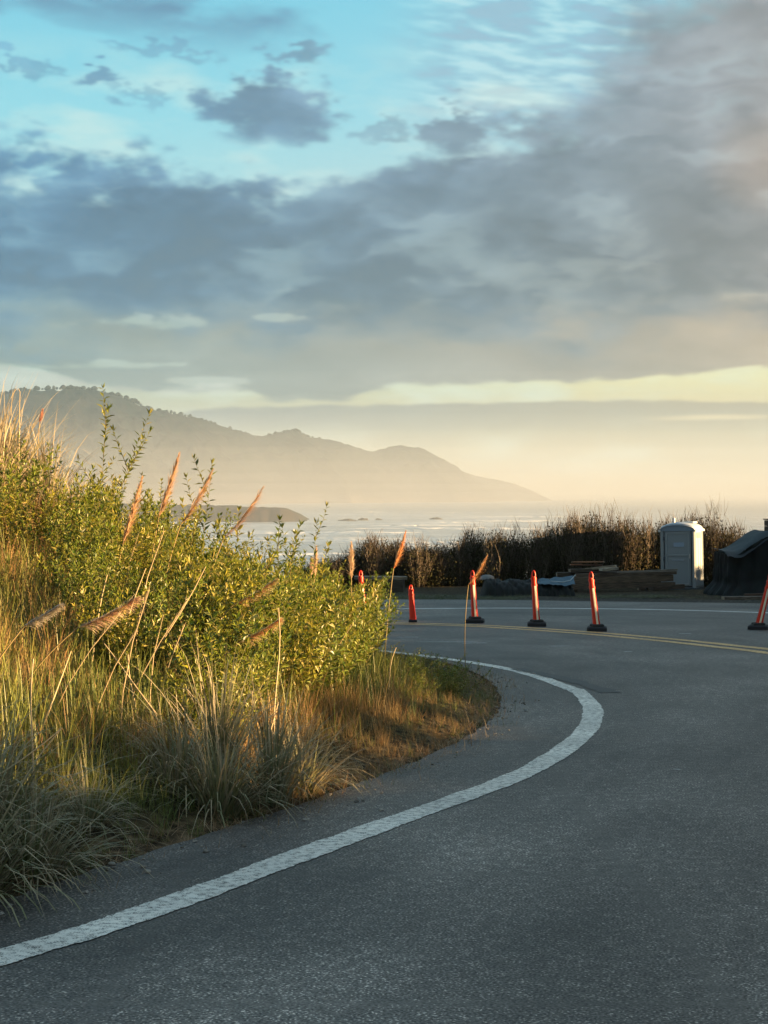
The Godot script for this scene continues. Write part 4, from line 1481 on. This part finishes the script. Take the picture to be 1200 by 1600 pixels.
# ---------------------------------------------------------------- things at the road works
func post_thing(label: String, x: float, z: float, height: float, lean: Vector2, turn: float, with_base: bool) -> void:
	var t := thing("traffic_post", label, "traffic post", Vector3(x, road_y(z), -z), turn, "orange posts along the centre line")
	var g := Geo.new()
	var tube_c := Color(0.74, 0.040, 0.018)
	# an eight-sided rubber foot with a raised collar
	if with_base:
		g.box(Vector3(0, 0.045, 0), Vector3(0.34, 0.075, 0.30), Basis(), Color(0.018, 0.018, 0.02), 0.03)
		g.box(Vector3(0, 0.10, 0), Vector3(0.20, 0.05, 0.20), Basis(Vector3.UP, 0.4), Color(0.02, 0.02, 0.022), 0.03)
	else:
		g.box(Vector3(0, 0.03, 0), Vector3(0.16, 0.05, 0.14), Basis(), Color(0.018, 0.018, 0.02), 0.02)
	part("base", g.mesh(mats.rubber), t)
	var up := Vector3(lean.x, 1.0, lean.y).normalized()
	var shift := func(y: float) -> Vector3: return Vector3(0, 0.05, 0) + up * y
	g = Geo.new()
	# hollow tube, broad and slightly flattened at the foot, waisted below the grip
	var prof := [[0.0, 0.0630], [0.03, 0.0655], [0.30, 0.0571], [0.55, 0.0504], [0.68, 0.0479], [0.70, 0.0554], [0.725, 0.0554], [0.745, 0.0470], [0.80, 0.0454], [0.82, 0.0538], [0.845, 0.0538], [0.86, 0.0420], [0.875, 0.0286]]
	for i in prof.size() - 1:
		for s in 14:
			var a := TAU * s / 14.0
			var b := TAU * (s + 1) / 14.0
			var na := Vector3(cos(a), 0, sin(a))
			var nb := Vector3(cos(b), 0, sin(b))
			var y0: float = prof[i][0] * height / 0.98
			var y1: float = prof[i + 1][0] * height / 0.98
			var o0: Vector3 = shift.call(y0)
			var o1: Vector3 = shift.call(y1)
			g.tri_n(o0 + na * prof[i][1], o0 + nb * prof[i][1], o1 + na * prof[i + 1][1], na, nb, na, tube_c, tube_c, tube_c)
			g.tri_n(o0 + nb * prof[i][1], o1 + nb * prof[i + 1][1], o1 + na * prof[i + 1][1], nb, nb, na, tube_c, tube_c, tube_c)
	part("tube", g.mesh(mats.tube_plastic), t)
	# carrying loop on top
	g = Geo.new()
	var lp := []
	var lr := []
	for k in 9:
		var a := PI * k / 8.0
		lp.append(shift.call(0.87 * height / 0.98) + Vector3(cos(a) * 0.03, sin(a) * 0.11 * height, 0))
		lr.append(0.013)
	g.tube(lp, lr, 6, tube_c)
	part("loop_handle", g.mesh(mats.tube_plastic), t)
	# the reflective strip down its face
	if with_base:
		g = Geo.new()
		var face := Vector3(0.30, 0, 0.954)
		var across := Vector3(0.954, 0, -0.30)
		var p := []
		var cc := []
		for j in 8:
			for i in 5:
				var y := lerpf(0.05, 0.70, j / 7.0)
				var r := lerpf(0.069, 0.054, j / 7.0)
				var w := (i - 2) * 0.009
				p.append(shift.call(y * height / 0.98) + face * (sqrt(r * r - w * w) + 0.002) + across * w)
				cc.append(Color(0.92, 0.80, 0.58))
		g.grid(p, cc, 5, 8, true)
		part("reflective_strip", g.mesh(mats.strip), t)


func build_posts() -> void:
	post_thing("orange traffic post half hidden behind the thicket's end", -0.38, 30.0, 0.93, Vector2(-0.09, 0.0), 0.1, true)
	post_thing("shortest orange traffic post, leaning, without a broad base", 0.55, 29.45, 0.66, Vector2(-0.07, 0.0), 0.0, false)
	post_thing("orange traffic post behind the lone pale plume", 1.72, 29.2, 0.94, Vector2(-0.06, 0.0), -0.15, true)
	post_thing("orange traffic post in line with the blue sheet corner", 2.77, 28.0, 0.96, Vector2(-0.07, 0.0), -0.1, true)
	post_thing("orange traffic post in front of the board pile", 3.64, 26.4, 0.97, Vector2(-0.12, 0.0), -0.15, true)
	post_thing("orange traffic post leaning right at the right border", 6.52, 26.9, 0.97, Vector2(0.24, 0.05), -0.35, true)


func build_toilet() -> void:
	var z := 50.6
	var t := thing("portable_toilet", "blue-grey plastic portable toilet cabin with a pale domed roof", "portable toilet", Vector3(9.78, ground_y(9.78, z) - 0.02, -z), -0.44)
	t.rotation.z = 0.02
	var body := Color(0.235, 0.262, 0.28)
	var trim := Color(0.26, 0.29, 0.305)
	var b0 := Basis()
	# skid
	var g := Geo.new()
	g.box(Vector3(0, 0.06, 0), Vector3(1.16, 0.12, 1.16), b0, Color(0.07, 0.08, 0.09), 0.02)
	part("skid", g.mesh(mats.plastic), t)
	# walls, each with pressed ribs
	for k in 3:
		g = Geo.new()
		var turn := Basis(Vector3.UP, [PI * 0.5, PI, -PI * 0.5][k])
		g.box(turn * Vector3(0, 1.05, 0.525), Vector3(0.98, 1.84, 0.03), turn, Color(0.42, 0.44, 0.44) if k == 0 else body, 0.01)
		for r in [-0.3, 0.0, 0.3]:
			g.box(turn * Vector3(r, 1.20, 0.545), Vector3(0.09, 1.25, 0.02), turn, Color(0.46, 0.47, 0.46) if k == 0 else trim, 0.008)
		var w := part("wall", g.mesh(mats.plastic), t)
		if k != 1:
			# vent grille near the top and a darker kick panel at the foot
			for s in 5:
				g = Geo.new()
				g.box(turn * Vector3(0, 1.86 - 0.035 * s, 0.556), Vector3(0.6, 0.014, 0.012), turn, Color(0.08, 0.09, 0.10))
				part("vent_slat", g.mesh(mats.plastic), w)
			g = Geo.new()
			g.box(turn * Vector3(0, 0.42, 0.548), Vector3(0.94, 0.52, 0.03), turn, body, 0.01)
			part("kick_panel", g.mesh(mats.plastic), w)
	for sx in [-1, 1]:
		for sz in [-1, 1]:
			g = Geo.new()
			g.box(Vector3(sx * 0.515, 1.05, sz * 0.515), Vector3(0.11, 1.9, 0.11), b0, trim, 0.03)
			part("corner_post", g.mesh(mats.plastic), t)
	# door with two sunk panels
	g = Geo.new()
	g.box(Vector3(0, 1.05, 0.53), Vector3(0.86, 1.78, 0.03), b0, body, 0.006)
	for f in [[0.0, 0.22, 0.74, 0.05], [0.0, 1.16, 0.74, 0.05], [0.0, 1.88, 0.74, 0.05], [-0.36, 0.70, 0.05, 0.95], [0.36, 0.70, 0.05, 0.95], [-0.36, 1.52, 0.05, 0.70], [0.36, 1.52, 0.05, 0.70]]:
		g.box(Vector3(f[0], f[1], 0.553), Vector3(f[2], f[3], 0.02), b0, trim, 0.006)
	var door := part("door", g.mesh(mats.plastic), t)
	g = Geo.new()
	g.box(Vector3(0.40, 1.12, 0.58), Vector3(0.05, 0.13, 0.04), b0, Color(0.45, 0.40, 0.38), 0.01)
	part("latch", g.mesh(mats.plastic), door)
	g = Geo.new()
	g.box(Vector3(0.04, 1.50, 0.552), Vector3(0.34, 0.14, 0.01), b0, Color(0.27, 0.34, 0.44))
	part("sign_plate", g.mesh(mats.plastic), door)
	g = Geo.new()
	g.box(Vector3(0.0, 1.00, 0.556), Vector3(0.40, 0.025, 0.02), b0, Color(0.30, 0.36, 0.44))
	part("grip_rail", g.mesh(mats.plastic), door)
	for y in [0.4, 1.05, 1.7]:
		g = Geo.new()
		g.box(Vector3(-0.445, y, 0.556), Vector3(0.04, 0.12, 0.03), b0, Color(0.06, 0.07, 0.09), 0.006)
		part("hinge", g.mesh(mats.plastic), door)
	# roof: a shallow barrel whose ends bow over the door
	g = Geo.new()
	var pts := []
	var cols := []
	for j in 9:
		for i in 21:
			var a := i / 20.0 * 2.0 - 1.0
			var b := j / 8.0 * 2.0 - 1.0
			var rim := 1.0 if (absf(b) == 1.0 or absf(a) == 1.0) else 0.0
			pts.append(Vector3(a * 0.61, 1.96 + 0.25 * sqrt(maxf(0.0, 1.0 - pow(absf(a), 2.2))) * (1.0 - 0.18 * b * b) + 0.02 - rim * 0.05, -b * 0.61))
			cols.append(Color(0.40, 0.45, 0.50))
	g.grid(pts, cols, 21, 9)
	for s in [-1, 1]:
		# the bowed fascia that closes each end
		for i in 20:
			var a0 := i / 20.0 * 2.0 - 1.0
			var a1 := (i + 1) / 20.0 * 2.0 - 1.0
			var y0 := 1.97 + 0.205 * sqrt(maxf(0.0, 1.0 - pow(absf(a0), 2.2)))
			var y1 := 1.97 + 0.205 * sqrt(maxf(0.0, 1.0 - pow(absf(a1), 2.2)))
			g.quad(Vector3(a0 * 0.57, 1.94, s * 0.57), Vector3(a1 * 0.57, 1.94, s * 0.57), Vector3(a1 * 0.57, y1, s * 0.57), Vector3(a0 * 0.57, y0, s * 0.57), Color(0.20, 0.26, 0.33))
	for s in [-1, 1]:
		g.box(Vector3(s * 0.585, 1.955, 0), Vector3(0.07, 0.07, 1.2), b0, Color(0.62, 0.62, 0.60), 0.015)
	part("roof", g.mesh(mats.plastic), t)
	g = Geo.new()
	g.tube([Vector3(-0.36, 2.05, -0.40), Vector3(-0.36, 2.36, -0.40)], [0.05, 0.05], 10, Color(0.5, 0.52, 0.54))
	part("vent_pipe", g.mesh(mats.plastic), t)
	g = Geo.new()
	g.box(Vector3(0.28, 2.21, -0.1), Vector3(0.32, 0.06, 0.5), b0, Color(0.66, 0.66, 0.64), 0.02)
	part("skylight", g.mesh(mats.plastic), t)


func build_covered_heap() -> void:
	# a tall heap under a dark sheet: ridge on the right, a lower shoulder on the left
	var z := 45.6
	var base := ground_y(10.6, z)
	var t := thing("covered_heap", "tall heap under a dark draped plastic sheet beside the toilet cabin", "covered heap", Vector3(11.7, base, -z))
	var nz := make_noise(71, 1.0, 4)
	var pts := []
	var cols := []
	var n := 220
	var m := 46
	for j in m:
		var q := float(j) / (m - 1)
		for i in n:
			var a := -TAU * i / (n - 1)
			var ca := cos(a)
			var sa := sin(a)
			# a rounded rectangle footprint
			var r := pow(pow(absf(ca), 6.0) + pow(absf(sa), 6.0), -1.0 / 6.0)
			var fx := ca * r
			var fz := sa * r
			var y := 0.0
			var out := 1.0
			if q < 0.62:
				var f := q / 0.62
				y = f
				out = 1.16 - 0.16 * smoothstep(0.0, 0.35, f)
				var fold := nz.get_noise_2d(i * 0.10, f * 0.7) * 0.6 + 0.45 * nz.get_noise_2d(i * 0.27 + 90.0, f * 1.1)
				out += (0.10 * fold + 0.03 * sin(i * 0.9 + 2.0 * f)) * (1.0 - 0.6 * f)
			else:
				var f := (q - 0.62) / 0.38
				y = 1.0
				out = 1.0 - f
			var x := fx * out * 1.78
			var zz := fz * out * 1.25
			# height of the cover: rises to the right
			var top := lerpf(1.30, 1.86, smoothstep(-1.7, -0.55, x)) + 0.05 * nz.get_noise_2d(x * 2.0, zz * 2.0)
			if q >= 0.62:
				top -= 0.10 * sin(clampf((x + 1.8) / 1.3, 0.0, 1.0) * PI)
			pts.append(Vector3(x, y * top - 0.02, zz))
			var k := 0.013 * (1.0 + 0.5 * nz.get_noise_2d(x * 3.0, y * 3.0))
			cols.append(Color(k * 0.8, k * 1.0, k * 1.05))
	var g := Geo.new()
	g.grid(pts, cols, n, m)
	part("sheet", g.mesh(mats.tarp), t)
	# the greyer flap thrown over the left shoulder
	pts = []
	cols = []
	for j in 12:
		for i in 22:
			var a := i / 21.0
			var b := j / 11.0
			var x := lerpf(-1.86, -0.52, a)
			var top := lerpf(1.30, 1.86, smoothstep(-1.7, -0.55, x)) - 0.10 * sin(clampf((x + 1.8) / 1.3, 0.0, 1.0) * PI)
			pts.append(Vector3(x, top + 0.05 + 0.03 * nz.get_noise_2d(x * 3.0, b * 4.0) - 0.16 * pow(maxf(0.0, b - 0.75) / 0.25, 1.5), lerpf(-1.0, 1.34, b)))
			cols.append(Color(0.020, 0.030, 0.037))
	g = Geo.new()
	g.grid(pts, cols, 22, 12, true)
	part("flap", g.mesh(mats.tarp), t)
	# timber edge laid along the foot to hold the sheet
	# box on top
	var c := thing("wooden_box", "dark open wooden box on top of the covered heap", "box", Vector3(11.95, base + 1.84, -z + 0.25))
	for k in 4:
		g = Geo.new()
		var turn := Basis(Vector3.UP, PI * 0.5 * k)
		for r in 2:
			g.box(turn * Vector3(0, 0.10 + 0.175 * r, 0.62), Vector3(1.28 if k % 2 == 0 else 1.22, 0.165, 0.03), turn, Color(0.022, 0.018, 0.014), 0.004)
		part("board", g.mesh(mats.wood), c)
	g = Geo.new()
	g.box(Vector3(0, 0.39, 0), Vector3(1.34, 0.03, 1.34), Basis(), Color(0.03, 0.024, 0.018), 0.005)
	part("lid", g.mesh(mats.wood), c)
	var st := thing("white_board", "white painted board lying in front of the dark box", "board", Vector3(11.92, base + 1.83, -z + 0.98), 0.05)
	g = Geo.new()
	g.box(Vector3(0.1, 0.03, 0), Vector3(0.9, 0.05, 0.09), Basis(), Color(0.62, 0.62, 0.60), 0.008)
	part("board", g.mesh(mats.plastic), st)


func plank_thing(label: String, at: Vector3, size: Vector3, turn: float, tilt: float, col: Color, ends: Color, group := "boards on the far shoulder") -> void:
	var t := thing("wooden_board", label, "board", at, turn, group)
	t.rotation.z = tilt
	var g := Geo.new()
	g.box(Vector3(0, size.y * 0.5, 0), size, Basis(), col, 0.012)
	part("body", g.mesh(mats.wood), t)
	if ends.r > 0.0:
		for s in [-1, 1]:
			g = Geo.new()
			g.box(Vector3(s * (size.x * 0.5 + 0.003), size.y * 0.5, 0), Vector3(0.006, size.y * 0.94, size.z * 0.94), Basis(), ends)
			part("sawn_end", g.mesh(mats.wood), t)


func build_timber() -> void:
	rng.seed = 700
	var dark := Color(0.085, 0.060, 0.042)
	var mid := Color(0.14, 0.098, 0.064)
	var pale := Color(0.44, 0.36, 0.26)
	var z := 48.2
	var y := ground_y(7.2, z)
	plank_thing("short bearer under the left end of the board pile", Vector3(6.0, y, -z), Vector3(0.2, 0.13, 1.1), 0.1, 0, dark, Color(-1, 0, 0))
	plank_thing("short bearer under the right end of the board pile", Vector3(8.3, y, -z), Vector3(0.2, 0.13, 1.1), -0.1, 0, dark, Color(-1, 0, 0))
	plank_thing("lowest front beam of the board pile", Vector3(7.15, y + 0.134, -z + 0.42), Vector3(3.7, 0.145, 0.18), 0.02, 0.025, mid, mid)
	plank_thing("long brown beam along the front of the board pile", Vector3(7.0, y + 0.294, -z + 0.40), Vector3(3.9, 0.20, 0.16), 0.03, 0.03, Color(0.18, 0.125, 0.08), pale)
	plank_thing("rear beam of the board pile's middle course", Vector3(7.2, y + 0.294, -z - 0.15), Vector3(3.5, 0.18, 0.2), -0.02, 0.02, dark, dark)
	plank_thing("upper front board, lying a little askew on the pile", Vector3(7.5, y + 0.521, -z + 0.30), Vector3(3.1, 0.10, 0.24), -0.03, 0.03, mid, pale)
	plank_thing("upper rear board of the pile by the bushes", Vector3(7.1, y + 0.504, -z - 0.2), Vector3(3.4, 0.12, 0.26), 0.04, 0.02, dark, pale)
	plank_thing("thin grey lath across the top of the pile", Vector3(8.2, y + 0.622, -z + 0.1), Vector3(1.9, 0.05, 0.12), 0.12, 0.04, Color(0.2, 0.17, 0.13), pale)
	plank_thing("broad dark board on the small stack above the pile", Vector3(6.35, y + 0.630, -z), Vector3(1.15, 0.09, 0.3), 0.15, 0.02, dark, pale)
	plank_thing("pale-ended board slanting out of the small stack", Vector3(6.75, y + 0.722, -z + 0.15), Vector3(0.95, 0.07, 0.16), -0.35, 0.12, Color(0.34, 0.27, 0.19), Color(0.75, 0.66, 0.52))
	plank_thing("sunlit broken board end lying on the small stack", Vector3(6.95, y + 0.689, -z + 0.42), Vector3(0.6, 0.08, 0.2), 0.5, 0.05, Color(0.42, 0.36, 0.27), Color(0.7, 0.62, 0.5))
	plank_thing("reddish batten on the top of the small stack", Vector3(6.3, y + 0.806, -z), Vector3(1.0, 0.05, 0.10), 0.05, -0.02, Color(0.12, 0.055, 0.035), pale)
	plank_thing("topmost thin batten with a bright end", Vector3(6.35, y + 0.907, -z + 0.05), Vector3(1.0, 0.04, 0.08), -0.06, 0.01, Color(0.10, 0.065, 0.045), Color(0.75, 0.66, 0.52))
	plank_thing("upright offcut propping the topmost battens", Vector3(6.6, y + 0.722, -z), Vector3(0.07, 0.18, 0.08), 0, 0, Color(0.13, 0.07, 0.045), Color(-1, 0, 0))
	plank_thing("loose board between the pile and the toilet cabin", Vector3(8.9, ground_y(8.9, 49.6) + 0.01, -49.6), Vector3(1.5, 0.14, 0.2), 0.1, 0.05, mid, pale)
	plank_thing("flat weathered board on the gravel at the right border", Vector3(9.9, ground_y(9.9, 41.8) + 0.01, -41.8), Vector3(1.5, 0.09, 0.25), 0.12, 0.0, Color(0.17, 0.13, 0.10), pale)
	plank_thing("long timber along the foot of the covered heap", Vector3(11.3, ground_y(11.3, 43.7) + 0.02, -43.7), Vector3(2.2, 0.12, 0.12), -0.05, 0.02, Color(0.12, 0.07, 0.045), dark)

	# boards on blocks at the left, behind the thicket's end
	var zl := 46.0
	var yl := ground_y(0.0, zl)
	plank_thing("left timber block under the lone pale plank", Vector3(-0.5, yl, -zl), Vector3(0.35, 0.42, 0.5), 0.1, 0, dark, Color(-1, 0, 0), "planks at the left of the far shoulder")
	plank_thing("right timber block under the lone pale plank", Vector3(0.35, yl, -zl), Vector3(0.5, 0.40, 0.5), -0.1, 0, dark, Color(-1, 0, 0), "planks at the left of the far shoulder")
	plank_thing("lone pale plank resting on two dark timber blocks", Vector3(-0.1, yl + 0.42, -zl), Vector3(1.55, 0.09, 0.45), 0.03, -0.01, Color(0.30, 0.24, 0.17), pale, "planks at the left of the far shoulder")

	# the low stack under a black sheet, with a blue corner turned up
	var zc := 44.2
	var yc := ground_y(4.0, zc)
	var t := thing("covered_stack", "long low stack under a crumpled black sheet with a turned-up blue corner", "covered stack", Vector3(4.1, yc, -zc))
	var nz := make_noise(72, 1.0, 4)
	var pts := []
	var cols := []
	for j in 26:
		var b := j / 25.0
		for i in 110:
			var a := i / 109.0
			var x := (a - 0.5) * 2.75
			var prof := pow(sin(PI * clampf(b, 0.0, 1.0)), 0.42)
			var endf := smoothstep(0.0, 0.07, a) * (1.0 - smoothstep(0.94, 1.0, a))
			var top := 0.50 + 0.07 * nz.get_noise_2d(x * 1.5, 3.0) + (0.08 if a < 0.16 else 0.0) * endf
			var crease := 0.10 * nz.get_noise_2d(x * 4.0 + b * 3.0, b * 2.2) + 0.05 * nz.get_noise_2d(x * 11.0 - b * 6.0, b * 4.0)
			pts.append(Vector3(x, maxf(-0.03, top * prof * endf + crease * prof * 0.7) - 0.02, (0.5 - b) * (1.3 + crease * 2.0)))
			var k := 0.02 * (1.0 + 0.6 * nz.get_noise_2d(x * 5.0, b * 5.0))
			cols.append(Color(k * 0.85, k, k * 1.05))
	var g := Geo.new()
	g.grid(pts, cols, 110, 26)
	part("sheet", g.mesh(mats.tarp), t)
	pts = []
	cols = []
	for j in 8:
		for i in 18:
			var a := i / 17.0
			var b := j / 7.0
			var x := lerpf(0.25, 1.30, a)
			pts.append(Vector3(x, 0.50 + 0.10 * a * (1.0 - b * 0.3) + 0.05 * nz.get_noise_2d(x * 4.0, b * 3.0) - 0.22 * b * (1.0 - absf(a - 0.75) * 0.8), lerpf(0.05, 0.58, b)))
			cols.append(Color(0.08, 0.14, 0.19))
	g = Geo.new()
	g.grid(pts, cols, 18, 8, true)
	var f := part("blue_corner", g.mesh(mats.tarp), t)
	f.set_meta("label", "blue sheet corner turned up")
	g = Geo.new()
	g.tube([Vector3(0.62, 0.47, 0.50), Vector3(0.95, 0.45, 0.60), Vector3(1.17, 0.50, 0.57), Vector3(1.32, 0.64, 0.40)], [0.012, 0.014, 0.014, 0.012], 5, Color(0.5, 0.55, 0.58))
	part("hem", g.mesh(mats.tarp), f)
	var sk := thing("grey_bag", "pale grey bag lying on the left end of the covered stack", "bag", Vector3(2.95, yc + 0.50, -zc + 0.05))
	g = Geo.new()
	pts = []
	cols = []
	for j in 7:
		var e := j / 6.0 * PI * 0.5
		for i in 17:
			var an := -TAU * i / 16.0
			var kk := 1.0 + 0.2 * nz.get_noise_2d(i * 0.8, j * 0.7)
			pts.append(Vector3(cos(an) * cos(e) * 0.22 * kk, sin(e) * 0.13 * kk, sin(an) * cos(e) * 0.2 * kk))
			cols.append(Color(0.16, 0.17, 0.18))
	g.grid(pts, cols, 17, 7)
	part("body", g.mesh(mats.tarp), sk)


# ---------------------------------------------------------------- the scene
func _ready() -> void:
	var cam := Camera3D.new()
	cam.name = "camera"
	cam.fov = rad_to_deg(2.0 * atan(800.0 / 2416.0))
	cam.near = 0.1
	cam.far = 40000.0
	add_child(cam)
	cam.position = Vector3(0, EYE, 0)
	cam.rotation.x = -atan(32.0 / 2416.0)
	cam.current = true

	var env := Environment.new()
	env.background_mode = Environment.BG_SKY
	env.sky = Sky.new()
	env.sky.sky_material = build_sky()
	env.tonemap_mode = Environment.TONE_MAPPER_LINEAR
	env.tonemap_exposure = EXPOSURE
	env.fog_enabled = true
	env.fog_density = HAZE
	env.fog_light_color = HAZE_COLOR
	env.volumetric_fog_enabled = true
	env.volumetric_fog_density = 0.0
	env.sdfgi_enabled = true
	env.ssao_enabled = true
	env.ssil_enabled = true
	var we := WorldEnvironment.new()
	we.name = "world_environment"
	we.environment = env
	add_child(we)

	var sun := DirectionalLight3D.new()
	sun.name = "sun"
	sun.light_energy = SUN_ENERGY
	sun.light_color = SUN_COLOR
	sun.light_angular_distance = 0.5
	sun.shadow_enabled = true
	var az := deg_to_rad(SUN_AZIMUTH)
	var el := deg_to_rad(SUN_HEIGHT)
	sun.basis = Basis.looking_at(-Vector3(sin(az) * cos(el), sin(el), -cos(az) * cos(el)))
	add_child(sun)

	build_materials()
	build_land()
	build_coast()
	build_toilet()
	build_covered_heap()
	build_timber()
	build_posts()
	build_hedge()
	build_grass()
	build_shrubs()
	build_plumes()
